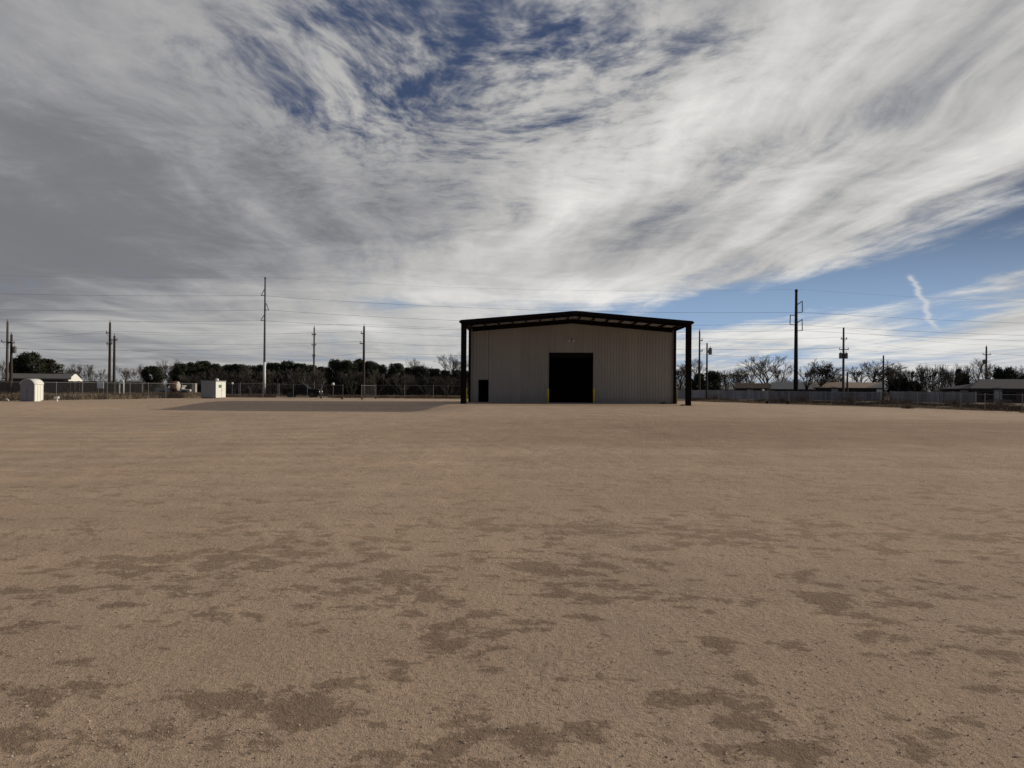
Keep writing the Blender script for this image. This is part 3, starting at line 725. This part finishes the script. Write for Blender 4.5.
# ------------------------------------------------------------------ poles and wires
def insul(mb, p, n=3, r_=.07, h_=.3):
    prof = [(.03,0)]
    for k in range(n): prof += [(r_, h_*k/n+.02), (.035, h_*(k+1)/n)]
    mb.lathe(prof, p, 8)
class Pole: pass
def wood_pole(px, D, ytop, label, m='wood', r0=.19, r1=.12, arms=(), xf=None, lean=0., topins=True, thick=1.):
    zt = PZ(px, ytop, D); b = Pole(); b.x = PX(px, D) - (zt-CZ)*ROLL*0; b.y = D; b.zt = zt; b.arms = []; b.top = (b.x, D, zt+.02)
    o = thing('utility_pole', (b.x, D, 0), label, 'utility pole')
    n = 6
    MB().tube([(lean*k/n, 0, -.3+(zt+.3)*k/n) for k in range(n+1)], [thick*(r0+(r1-r0)*k/n) for k in range(n+1)], 10).build('pole', M[m], o, sm=True)
    if topins:
        mb = MB(); insul(mb, (lean, 0, zt-.02), 3, .07, .34); mb.build('insulator', M['insul'], o); b.top = (b.x+lean, D, zt+.34)
    for (ya, half, side) in arms:
        za = PZ(px, ya, D); a_, c_ = (-half, half) if side == 0 else ((-half, .15) if side < 0 else (-.15, half))
        mb = MB().box((a_, -.22, za-.06), (c_, -.10, za+.06)); 
        ar = mb.build('crossarm', M['wooddark'], o); att = []
        for xx in ([a_+.08, c_-.08] if side == 0 else [a_+.08 if side < 0 else c_-.08]):
            mb = MB(); insul(mb, (xx, -.16, za+.06), 3, .06, .24); mb.build('insulator', M['insul'], ar); att.append((b.x+xx, D-.16, za+.30))
        for s_ in ((-1, 1) if side == 0 else ((-1,) if side < 0 else (1,))):
            MB().beam((s_*half*.6, -.235, za-.06), (s_*.1, -.235, za-.5), .04, .02).build('brace', M['rust'], ar)
        b.arms.append(att)
    if xf:
        yx, side = xf; zx = PZ(px, yx, D)
        for s_ in ((-1, 1) if side == 0 else (side,)):
            t_ = MB().lathe([(.18,-.42),(.24,-.40),(.25,.38),(.26,.39),(.20,.46),(.05,.5)], (s_*.44, 0, zx), 14).build('transformer', M['insul'], o)
            mb = MB(); insul(mb, (s_*.44, 0, zx+.49), 3, .05, .22); mb.build('bushing', M['insul'], t_)
            MB().box((min(s_*.14, s_*.22),-.06,zx-.2),(max(s_*.14, s_*.22),.06,zx+.2)).build('bracket', M['rust'], o)
    b.o = o; return b
p1 = wood_pole(7.0, 105, 321.5, 'tall brown wooden pole, leftmost, with a single crossarm', arms=((342, .8, 0),), lean=.0, thick=1.15)
p2 = wood_pole(11.0, 100, 334.5, 'shorter dark wooden pole with a transformer, second from the left edge', 'wooddark', arms=((343, .55, 0),), xf=(350, 1), thick=1.2)
p3 = wood_pole(109.5, 105, 322.5, 'taller of the pair of wooden poles right of the white board', 'wooddark', arms=((333, .5, -1),(344, .4, 0)), thick=1.15)
p4 = wood_pole(114.0, 100, 336.0, 'shorter of the pair of wooden poles right of the white board', 'wooddark', arms=((340,.5,0),), thick=1.1)
p6 = wood_pole(313.8, 130, 327.5, 'slim grey pole rising behind the black pickup truck', 'wood', arms=((334.5,.4,0),(345,.4,0),(356,.3,0)), thick=1.0)
p7 = wood_pole(363.6, 110, 326.5, 'dark wooden pole at the pines right of the swung gate', 'wooddark', arms=((333.5,.45,-1),(343.5,.6,-1)), thick=1.15)
p8 = wood_pole(699.3, 115, 331, 'taller wooden pole just right of the building', 'wooddark', arms=((340.5,.45,1),(351,.45,1)), thick=.95)
p9 = wood_pole(706.8, 100, 343, 'shorter wooden pole second to the right of the building', 'wooddark', arms=(), xf=(351.5, 1), topins=False, thick=.8)
p11 = wood_pole(843.3, 115, 327.5, 'wooden pole with paired grey transformers behind the tan roofed house', 'wood', arms=((339,.5,0),(349.5,.75,0)), xf=(356, 0), topins=False, thick=1.1)
p12 = wood_pole(847.3, 110, 372, 'short wooden stub pole right of the transformer pole', 'wooddark', arms=(), topins=False, thick=.95)
p13 = wood_pole(883.3, 112, 355.5, 'plain dark pole without arms at the end of the tan roof', 'wooddark', arms=(), topins=False, thick=.9)
p14 = wood_pole(986.2, 150, 346.5, 'dark pole with a crossarm rising behind the biggest grey roof', 'wooddark', arms=((354.6,.85,0),), xf=(362,-1), thick=1.25)
p14.top = p14.top

def steel_pole(px, D, ytop, label, m, r0, r1, low=None):
    zt = PZ(px, ytop, D); o = thing('transmission_pole', (PX(px,D), D, 0), label, 'power pole'); b = Pole(); b.o = o; b.x = PX(px,D); b.y = D; b.zt = zt; b.att = []
    MB().tube([(0,0,-.3),(0,0,zt*.5),(0,0,zt)], [r0,(r0+r1)/2,r1], 12).build('pole', M[m], o, sm=True)
    MB().lathe([(r1*1.15,zt-.02),(r1*1.3,zt+.12),(r1*1.0,zt+.3),(r1*.3,zt+.38)], n=12).build('cap', M[m], o, sm=True)
    MB().lathe([(r0*1.6,-.1),(r0*1.6,.12),(r0*1.2,.14)], n=12).build('base_plate', M[m], o)
    return b
p5 = steel_pole(264.3, 125, 279, 'tall galvanised steel transmission pole with a white lower half at left', 'galv', .22, .13)
MB().tube([(0,0,.2),(0,0,PZ(264,362,125))], [.235,.215], 14).build('white_lower_part', M['white'], p5.o, sm=True)  # white tube around the lower part of the pole
p10 = steel_pole(795.8, 116, 291.5, 'tallest dark rusted steel transmission pole with bracket arms at right', 'rust', .36, .20)
for (ya, yb, s_) in ((289,295.5,-1),(302.5,310,1),(314.5,320.5,-1)):
    za, zb = PZ(264,ya,125), PZ(264,yb,125)
    ar = MB().tube([(0,0,za),(s_*.25,0,za-.25),(s_*.5,0,zb+.35),(s_*.62,0,zb)], [.07,.06,.05,.05], 6).build('davit_arm', M['rust'], p5.o)
    mb = MB().tube([(s_*.12,0,zb+.02),(s_*.72,0,zb)], .065, 6); mb.build('insulator', M['insul'], ar); p5.att.append((p5.x+s_*.72, 125, zb))
for (ya, yb, s_) in ((302.8,312.2,1),(315.2,324.5,-1),(321.0,330.5,1)):
    za, zb = PZ(796,ya,116), PZ(796,yb,116); hi = .28 if s_ > 0 else 0
    ar = MB().tube([(s_*.2,0,za-.25*(s_>0)),(s_*.95,0,za+hi)], [.08,.06], 6).build('bracket_arm', M['rust'], p10.o)
    mb = MB().tube([(s_*.93,0,za+hi),(s_*.97,0,zb)], .07, 6); mb.tube([(s_*.97,0,zb),(s_*.2,0,zb-.05)], .06, 6); mb.build('insulator', M['rust'], ar); p10.att.append((p10.x+s_*.97, 116, zb))

def wire(pts, label, sag=.012, r_=.018, group=None):
    out = []
    for p, q in zip(pts, pts[1:]):
        p, q = Vector(p), Vector(q); d = (q-p).length; n = 14
        for k in range(n):
            t_ = k/n; c = p.lerp(q, t_); c.z -= 4*t_*(1-t_)*d*sag; out.append(c)
    out.append(Vector(pts[-1]))
    o = MB().tube(out, r_*.62, 5).build('power_line', M['wire']); tag(o, label, 'power line', group)
def shift(p, x, y, dz_=0): return (x, y, p[2]+dz_)
LX, LY, RX, RY = -132, 100, 152, 128
T5, T10 = (p5.x,125,p5.zt+.35), (p10.x,116,p10.zt+.35)
wire([(LX,LY,T5[2]-1.2), T5, T10, (RX,RY,T10[2])], 'uppermost thin shield wire joining the tops of both tall steel poles', .012, .013)
nm = ['upper conductor strung on the highest side arms of the tall steel poles', 'middle conductor strung on the second arms of the tall steel poles', 'lower conductor strung on the third arms of the tall steel poles']
for k in range(3):
    wire([shift(p5.att[k], LX+ (k-1)*.8, LY, -.7), p5.att[k], p10.att[k], shift(p10.att[k], RX, RY)], nm[k], .011, .026)
# distribution line: p1 - p3 - p7 - p8 - p11 - p14
wire([(-150,104,p1.top[2]+.2), p1.top, p3.top, p7.top, p8.top, (p11.x,115,p11.zt-.1), p14.top, (190,170,p14.top[2])], 'wire along the very tops of the wooden poles', .010, .018)
a1 = p1.arms[0]; a3 = p3.arms; a7 = p7.arms; a8 = p8.arms; a11 = p11.arms; a14 = p14.arms[0]
wire([(-150,104,a1[1][2]), a1[1], a3[0][0], a7[0][0], a8[0][0], a11[0][0], a14[0], (190,170,a14[0][2])], 'wire on the upper crossarms of the wooden poles, near side', .011, .018)
wire([(-150,104,a1[0][2]-.6), a1[0], a3[1][0], a7[1][0], a8[1][0], a11[1][0], a14[1], (190,170,a14[1][2]-.3)], 'wire on the lower crossarms of the wooden poles', .012, .018)
wire([(-150,98,7.6), p2.top, p4.top, p6.arms[0][0]], 'wire from the short transformer pole at far left to the slim grey pole', .010, .018)
wire([p6.arms[1][0], (PX(500,118),118,p6.arms[1][0][2]-.6), p8.arms[1][0], p11.arms[1][1]], 'wire from the middle arm of the slim grey pole toward the transformer pole', .008, .016)
wire([(-150,104,6.2), (p1.x,104.8,6.6), (p3.x,104.8,6.5), (p6.x,129.8,PZ(313,356,130)), (p7.x,109.8,6.6), (p8.x,114.8,6.9), (p11.x,114.8,6.4), (p13.x,112,6.3), (p14.x,149.8,6.9)], 'lowest sagging cable slung below the crossarms of the wooden poles', .010, .022)
wire([(-150,98,5.6), (p2.x,99.8,6.4), (p4.x,99.8,6.1), (p6.x,129.7,PZ(313,345,130))], 'low cable between the shorter poles at far left and the slim grey pole', .010, .02)

# ------------------------------------------------------------------ trees
def bare_meshes(seed, H_, spread=.55, stems=1, depth=6, dens=1.):
    r_ = random.Random(seed); tr, cr = MB(), MB()
    def seg(p, d, l, rad, lev):
        mid_ = p + d*l*.5 + Vector((r_.uniform(-1,1), r_.uniform(-1,1), r_.uniform(-.3,.6)))*l*.07
        q = p + d*l; tgt = tr if lev <= 1 else cr
        if lev <= 2: tgt.tube([p, mid_, q], [rad, rad*.85, rad*.7], 6 if lev == 0 else 5, caps=False)
        else: tgt.tube([p, q], [max(rad,.0115), max(rad*.6,.0075)], 3, caps=False)
        if lev >= depth: return
        n = (4 if lev < 1 else r_.choice((2,3,3)) if lev < 3 else 3 if lev < 5 else r_.choice((3,4)))
        n = max(2, round(n*dens))
        for k in range(n):
            a_ = r_.uniform(0, 6.283); sp = spread*(r_.uniform(.55,1.25)) * (.8 if lev == 0 else 1)
            ax = d.cross(Vector((math.cos(a_), math.sin(a_), .3))).normalized()
            nd = (d*math.cos(sp) + ax*math.sin(sp)); nd = (nd + Vector((0,0,.16))).normalized()
            st = p.lerp(q, r_.uniform(.55, 1) if (k and lev) else 1)
            seg(st, nd, (l*1.35 if lev == 0 else l)*r_.uniform(.62,.88), rad*.62, lev+1)
    tot = sum(.74**k for k in range(depth+1))*.86; l0 = H_/tot
    for s_ in range(stems):
        a_ = r_.uniform(0,6.28); k = .35 if stems > 1 else .05
        d = Vector((math.cos(a_)*k, math.sin(a_)*k, 1)).normalized()
        seg(Vector((math.cos(a_)*.25*(stems>1), math.sin(a_)*.25*(stems>1), -.1)), d, l0*(.62 if stems == 1 else .8), .030*H_*(1 if stems == 1 else .55)*.75, 0 if stems == 1 else 1)
    return tr, cr
def evergreen_meshes(seed, H_, W_, base=.08, top='round', leaves=8000, sz=.19):
    r_ = random.Random(seed); tr, cr = MB(), MB()
    tr.tube([(0,0,-.2),(.05,0,H_*.3),(0,.05,H_*.62),(0,0,H_*.85)], [.035*H_*.7,.026*H_*.7,.015*H_*.7,.03], 8)
    lobes = []
    nl = 30
    for k in range(nl):
        h_ = base + (1-base)*(k+.5)/nl
        if top == 'cone': wr = (1-h_)**.7*1.05+.12
        elif top == 'flat': wr = math.sin(min(1, (h_-base)/(1-base)*1.5+.12)*math.pi*.5)*(1 if h_ < .8 else .75)
        else: wr = math.sqrt(max(0, 1-((h_-.45)/.60)**2))
        a_ = k*2.4 + r_.uniform(-.5,.5); rr_ = W_/2*wr*r_.uniform(.35,.72)
        c = Vector((math.cos(a_)*rr_, math.sin(a_)*rr_, H_*h_)); R_ = W_*r_.uniform(.15,.25)
        c.z = min(c.z, H_ - R_*.62)
        lobes.append((c, R_)); 
        st = Vector((0,0,max(.3, c.z - R_*1.1))); tr.tube([st, st.lerp(c,.5)+Vector((0,0,.1)), c], [.012*H_*.6,.008*H_*.6,.02], 4, caps=False)
    for i in range(leaves):
        c, R_ = lobes[r_.randrange(nl)]
        d = Vector((r_.gauss(0,1), r_.gauss(0,1), r_.gauss(0,1))).normalized(); rad = R_*(r_.random()**.35)*r_.uniform(.8,1.12)
        p = c + Vector((d.x, d.y, d.z*.72))*rad
        if p.z < .1: p.z = .1 + r_.random()*.3
        a = Vector((r_.gauss(0,1), r_.gauss(0,1), r_.gauss(0,1))).normalized(); b_ = a.cross(d).normalized(); s_ = sz*r_.uniform(.5,1.4)
        cr.face([p-a*s_, p+b_*s_*.45, p+a*s_, p-b_*s_*.45])
    return tr, cr
BARE = {}; EVER = {}
for i, (sp, st, dp_, H_) in enumerate(((.50,1,6,8.),(.44,1,6,8.),(.58,1,7,7.),(.40,5,6,5.),(.36,6,6,5.))):
    tr, cr = bare_meshes(30+i, H_, sp, st, dp_)
    for tn in ('twig', 'twigdark'):
        BARE[i, tn] = (H_, tr.mesh('trunk', M['bark'], True), cr.mesh('crown', M[tn]))
for i, (H_, W_, base, tp) in enumerate(((6.,5.,.06,'round'),(7.,5.2,.05,'round'),(7.,3.8,.05,'cone'),(4.,6.5,.12,'flat'),(6.5,6.,.05,'round'))):
    tr, cr = evergreen_meshes(60+i, H_, W_, base, tp)
    EVER[i] = (H_, W_, tr.mesh('trunk', M['bark'], True), cr.mesh('crown', M['leaf' if i != 1 else 'leaf2']))
def place(name, loc, sc, rz, trm, crm, label, group):
    o = thing(name, loc, label, 'tree', group, rz); o.scale = sc
    for nme, me_ in (('trunk', trm), ('crown', crm)):
        c = bpy.data.objects.new(nme, me_); COL.objects.link(c); c.parent = o
rt_ = random.Random(12)
def ever(px, ytop, wpx, D, kind, label, group='dark evergreens around the yard'):
    H_, W_, a_, b_ = EVER[kind]; h_ = PZ(px, ytop, D); s_ = wpx*D/F/W_*1.18
    place('evergreen_tree', (PX(px,D), D, 0), (s_*1.0, s_*1.0, h_/H_), rt_.uniform(0,6.28), a_, b_, label, group)
def bare(px, ytop, wpx, D, kind, label, tw='twig', group='leafless trees around the yard', name='bare_tree'):
    H_, a_, b_ = BARE[kind, tw]; h_ = PZ(px, ytop, D); mxw = sorted(abs(v_.co.x) for v_ in b_.vertices)[int(len(b_.vertices)*.90)]*2; s_ = wpx*D/F/mxw*1.0
    zm = max(v_.co.z for v_ in b_.vertices)
    place(name, (PX(px,D), D, 0), (s_, s_, h_/zm), rt_.uniform(0,6.28), a_, b_, label, group)

# far left
ever(29, 352.5, 27, 124, 4, 'big rounded dark evergreen behind the two leftmost poles')
ever(48, 359, 25, 127, 1, 'lower dark evergreen joined to the right of the big far left one')
ever(17, 358, 16, 126, 0, 'dark evergreen leftmost, tucked behind the shorter left pole')
bare(2, 358, 20, 140, 3, 'grey leafless tree at the far left edge', 'twig')
bare(80, 362, 16, 160, 0, 'leafless tree rising behind the white gable building')
bare(68, 366, 14, 165, 3, 'thin leafless tree left of the white gable building')
bare(95, 364, 18, 165, 4, 'leafless thicket tree left of the paired wooden poles')
bare(126, 365, 20, 160, 1, 'leafless tree right of the paired wooden poles')
bare(138, 363, 14, 165, 4, 'slim leafless tree just left of the round dark bush')
ever(153, 366, 21, 118, 0, 'lone round dark evergreen bush between the poles and the silver pickup')
bare(170, 357, 18, 150, 1, 'thin leafless tree above the silver pickup')
bare(177, 360, 14, 150, 0, 'twiggy leafless tree above the rusty red tank')
LEFTLINE = [(181,363.5,18,132,0,'dark evergreen at the left end of the tree line above the red tank'),
 (193,362.5,20,134,1,'dark evergreen behind the tan cabinet in the tree line'),
 (203,360.8,20,136,0,'tall dark evergreen behind the left half of the portable shed'),
 (215,363.8,18,134,4,'dark evergreen right behind the portable shed roof vent'),
 (227,364.8,20,138,1,'dark evergreen just right of the portable shed'),
 (238,364.0,18,138,0,'dark evergreen behind the narrow gate'),
 (250,365.5,20,140,4,'dark evergreen left of the tall galvanised pole'),
 (262,365.0,18,142,1,'dark evergreen directly behind the tall galvanised pole'),
 (273,362.6,18,140,0,'dark evergreen right of the tall galvanised pole'),
 (287,361.2,22,138,4,'broad dark evergreen above the tail of the black truck'),
 (300,363.4,18,138,0,'dark evergreen above the cab of the black truck'),
 (310,365.0,20,140,1,'olive evergreen behind the slim grey pole'),
 (321,366.5,16,142,0,'small dark evergreen right of the slim grey pole'),
 (335,359.6,18,126,4,'tall near black evergreen above the white globe post'),
 (347,360.2,20,126,0,'tall dark evergreen left of the wooden pole at the pines'),
 (358,359.2,16,128,1,'dark evergreen touching the left of the wooden pole at the pines'),
 (369,361.0,18,128,0,'dark evergreen touching the right of the wooden pole at the pines'),
 (380,364.5,18,130,4,'dark evergreen second right of the wooden pole at the pines'),
 (396,363.2,20,130,0,'rounded dark evergreen midway between the pines pole and the building'),
 (409,367.5,16,132,1,'lower evergreen in the dip of the tree line before the building'),
 (420,366.3,20,132,4,'broad round evergreen under the faint bare crown near the building'),
 (434,368.5,18,134,0,'low dark evergreen third from the building column'),
 (446,370.3,16,134,1,'low dark evergreen second from the building column'),
 (457,370.0,14,134,0,'dark evergreen against the left building column'),
 (467,371.0,14,140,4,'dark evergreen seen in the gap of the left canopy bay')]
for a_ in LEFTLINE: ever(*a_, 'evergreens in the left tree line')
for px, yt, wp, D, k, lb in ((232,367,24,128,3,'grey brown leafless tree in front of the evergreens right of the portable shed'),(252,366,26,129,4,'leafless brush tree left of the tall steel pole'),
    (272,368,22,129,3,'leafless brush tree between the steel pole and the truck'),(302,366,26,129,4,'leafless tree behind the black truck cab'),(322,367,22,128,3,'leafless tree behind the white globe post'),
    (352,368,24,116,3,'brownish leafless tree left of the pole at the pines'),(376,368,24,116,4,'brownish leafless tree right of the pole at the pines'),(402,371,26,118,3,'leafless brush tree midway to the building'),
    (428,373,26,118,4,'grey leafless brush tree near the building'),(448,374,22,118,3,'leafless brush tree beside the left building column'),(210,367,22,126,4,'leafless brush tree behind the portable shed'),(190,372,22,126,3,'leafless brush tree behind the pale car')):
    bare(px, yt, wp, D, k, lb, 'twigdark' if px % 4 == 0 else 'twig', 'leafless brush in front of the evergreens')
bare(419, 357, 24, 150, 1, 'faint leafless crown showing above the tree line before the building')
bare(452, 352, 28, 140, 0, 'leafless tree with open branches left of the building column')
# right of the building
bare(681, 361, 22, 135, 2, 'leafless tree seen between the right column and the wall')
bare(695, 357, 22, 140, 0, 'leafless tree behind the two poles right of the building')
ever(713, 371, 20, 122, 4, 'dark round evergreen right of the building behind the shorter pole')
ever(699, 373.5, 14, 124, 0, 'dark low evergreen touching the right column')
bare(726, 367, 18, 140, 1, 'small leafless tree right of the round evergreen')
bare(737, 366, 22, 142, 2, 'leafless tree at the left end of the brown roof')
bare(750, 364, 18, 145, 0, 'leafless tree behind the middle of the brown roof')
bare(766, 353, 32, 140, 0, 'tall open leafless tree at the right end of the brown roof')
bare(783, 361, 24, 145, 1, 'leafless tree just left of the tall dark pole')
bare(819, 357.5, 34, 120, 2, 'big dense round leafless tree right of the tall dark pole', 'twigdark')
bare(806, 362, 22, 125, 1, 'leafless tree touching the right of the tall dark pole')
bare(835, 374, 16, 150, 3, 'low leafless tree behind the transformer pole')
bare(862, 363, 28, 140, 1, 'leafless tree above the middle of the tan roof')
bare(876, 359, 32, 140, 0, 'taller leafless tree above the right end of the tan roof')
bare(893, 361, 28, 138, 2, 'leafless tree right of the plain dark pole', 'twigdark')
for px, yt, wp, k, lb in ((903,366,24,3,'dark leafless thicket right of the plain pole'),(916,363,24,4,'tall leafless thicket behind the pale fence'),(927,362,24,3,'tallest leafless thicket midway to the grey roofs'),(938,363,24,4,'leafless thicket left of the smaller grey roof'),(949,366,20,3,'leafless thicket at the end of the smaller grey roof')):
    bare(px, yt, wp, 116, k, lb, 'twigdark' if k == 3 else 'twig', 'leafless thicket behind the pale fence')
ever(898, 378, 20, 118, 3, 'low dark evergreen mass at the base of the bare thicket')
ever(912, 381, 18, 117, 0, 'small dark evergreen low in the bare thicket')
ever(958.5, 369, 9, 118, 2, 'narrow upright dark conifer above the smaller grey roof')
ever(964, 373.5, 10, 118, 0, 'stubby dark evergreen touching the narrow conifer')
bare(966, 362, 20, 135, 1, 'leafless tree behind the narrow conifer')
bare(980, 357, 20, 140, 0, 'leafless tree left of the pole on the biggest roof')
bare(994, 364, 18, 140, 1, 'leafless tree right of the pole on the biggest roof')
ever(1004.5, 367.5, 22, 118, 3, 'flat topped dark evergreen above the ridge of the biggest grey roof')
ever(1025, 375, 12, 116, 0, 'dark evergreen cut by the right edge')
bare(1018, 364, 22, 140, 2, 'leafless tree at the right edge above the roof')

# far woods closing the horizon
rw = random.Random(5); mb = MB()
def brush(n, pa, pb, Da, Db, hb, hv, smin, smax, seed):
    made = 0
    while made < n:
        made += 1
        px = rw.uniform(pa, pb); D = rw.uniform(Da, Db)
        hmax = hb + hv*mnoise.noise((px*.035, D*.01, seed)) + hv*.5*mnoise.noise((px*.15, 3, D*.02+seed))
        if hmax < .5: continue
        z = rw.random()**1.15*hmax; x, l = PX(px, D), rw.uniform(.4, 1.3)
        d = Vector((rw.gauss(0,.6), rw.gauss(0,.5), rw.uniform(.1,1.1))).normalized(); s_ = rw.uniform(smin, smax); e = d.cross(Vector((rw.gauss(0,1),rw.gauss(0,1),rw.gauss(0,1)))).normalized()*s_
        p = Vector((x, D, z)); mb.face([p-e, p+e, p+d*l])
brush(60000, -160, 1180, 185, 330, 3.4, 3.2, .02, .05, 1.)
tag(mb.build('far_woods', M['twigdark']), 'hazy mass of leafless brush along the horizon', 'woods', kind='stuff')

mb = MB(); brush(26000, 168, 476, 132, 150, 2.6, 1.6, .03, .07, 4.)
brush(30000, 672, 1080, 146, 176, 3.2, 2.2, .02, .05, 7.)
tag(mb.build('understorey_brush', M['twigdark']), 'tangled dark brush filling the foot of the trees beyond the fences', 'brush', kind='stuff')
# ------------------------------------------------------------------ weeds
def weeds(name, m, pts, n, hmin, hmax, label, seed, clump=.5):
    r_ = random.Random(seed); mb = MB(); made = 0
    while made < n:
        k = r_.randrange(len(pts)); (pa, d0, d1, pb) = pts[k]
        px = r_.uniform(pa, pb); D = r_.uniform(d0, d1) if not callable(d0) else r_.uniform(d0(px), d1(px)); x = PX(px, D)
        q = mnoise.noise((x*.22, D*.22, seed)) + .4*mnoise.noise((x*.9, D*.9, seed))
        if q < -clump + r_.random()*.3: made += .2; continue
        h_ = (hmin + (hmax-hmin)*min(1, max(0, .5+q)))*r_.uniform(.5,1.15); wd_ = r_.uniform(.012,.035)
        dx_, dy_ = r_.gauss(0,.28)*h_, r_.gauss(0,.2)*h_; a_ = r_.uniform(0,3.14); ux, uy = math.cos(a_)*wd_, math.sin(a_)*wd_
        z0 = gz(x, D) - .03
        mb.face([(x-ux, D-uy, z0), (x+ux, D+uy, z0), (x+dx_*.5+ux*.7, D+dy_*.5, z0+h_*.65), (x+dx_, D+dy_, z0+h_)]); made += 1
    tag(mb.build(name, m), label, 'weeds', kind='stuff')
fl_ = lambda px: 64 + max(0, px+70)/98*4.5 if px < 28 else (68.5 + (px-28)/102*10.5 if px < 130 else 79 + (px-130)/67*11.5)
weeds('dry_grass', M['drygrass'], [(-60, lambda p: fl_(p)+.3, lambda p: fl_(p)+12, 200)], 36000, .3, .72, 'tall straw coloured dry grass behind the left chain link fence', 3)
weeds('brown_weeds', M['weed'], [(-60, lambda p: fl_(p)+.1, lambda p: fl_(p)+16, 200)], 24000, .3, .75, 'dark brown weeds mixed into the dry grass at left', 8, .1)
weeds('fence_weeds', M['weed'], [(196, lambda p: 94.5, lambda p: 106., 276), (328, lambda p: 95.5, lambda p: 106., 470), (278, lambda p: 115., lambda p: 122., 328)], 14000, .15, .5, 'low brown weeds behind the gates below the tree line', 9, .4)
frl = lambda px: 95-(px-640)/50*3 if px < 690 else (92-(px-690)/76*10 if px < 766 else (82-(px-766)/114*12 if px < 880 else 70-(px-880)/105*11.5))
weeds('roadside_weeds', M['weed'], [(690, lambda p: frl(p)+1.5, lambda p: frl(p)+14, 1060)], 24000, .12, .42, 'dark brown weeds behind the right chain link fence', 10, .25)
weeds('straw_grass', M['drygrass'], [(690, lambda p: frl(p)-.5, lambda p: frl(p)+4, 1060)], 14000, .08, .28, 'short straw grass at the foot of the right chain link fence', 11, .2)

def clump(name, px, D, r_, h_, m, label, cat, n=500, seed=1):
    rr_ = random.Random(seed); mb = MB(); x0, y0 = PX(px, D), D
    for i in range(n):
        a_ = rr_.uniform(0,6.28); q = rr_.random()**.6; x, y = math.cos(a_)*q*r_, math.sin(a_)*q*r_*.8
        z = rr_.random()*h_*math.sqrt(max(.02, 1-q*q)); d = Vector((rr_.gauss(0,1), rr_.gauss(0,1), rr_.gauss(0,.8))).normalized(); e = d.cross(Vector((rr_.gauss(0,1),rr_.gauss(0,1),rr_.gauss(0,1)))).normalized()
        s_ = rr_.uniform(.05,.14)*max(.5, r_); p = Vector((x,y,z+.02)); mb.face([p-e*.016, p+e*.016, p+d*s_])
        if i % 3 == 0: mb.face([(x*.1,y*.1,0), (x*.1+.015,y*.1,0), tuple(p)])
    tag(mb.build(name, m, loc=(x0,y0,gz(x0,y0))), label, cat)
clump('tumbleweed', 908, 63.5, .55, .34, M['weed'], 'brown tumbleweed lying on the dirt before the right fence', 'tumbleweed', 800, 1)
clump('weed_tuft', 663.5, 75.0, .45, .2, M['greenweed'], 'small green weed tuft at the foot of the tan wall', 'weed', 300, 2)
clump('weed_tuft', 683, 68.2, .30, .12, M['weed'], 'tiny dark weed tuft beside the right canopy column', 'weed', 200, 3)
for i, (px, D, r_, h_, lb) in enumerate(((782,84,1.3,1.0,'dark leafless shrub behind the braced gate'),(716,97,1.2,1.0,'dark shrub below the round evergreen against the pale fence'),(801,92,1.6,.9,'dark low shrub right of the tall dark pole base'),
     (850,88,2.0,.9,'dark low shrub under the transformer pole'),(886,84,1.7,.9,'dark low shrub at the foot of the plain pole'),(905,80,1.9,.7,'wide dark shrub between the plain pole and the tumbleweed'),(1000,72,1.5,.9,'dark shrub in front of the biggest grey roofed house'),(955,80,1.6,.7,'dark shrub before the smaller grey roofed house'),
     (172,88,1.4,.8,'dark brown bush in the dry grass below the rusty tank'),(158,86,1.3,.7,'dark brown bush in the dry grass below the silver pickup'),(146,84,1.0,.7,'small dark bush in the dry grass left of the silver pickup'))):
    clump('shrub', px, D, r_, h_, M['weed'], lb, 'shrub', 1500, 40+i)

scene.cycles.max_bounces = 4; scene.cycles.diffuse_bounces = 2; scene.cycles.glossy_bounces = 1
scene.view_settings.view_transform = 'Standard'; scene.view_settings.look = 'None'; scene.view_settings.exposure = 0; scene.view_settings.gamma = 1
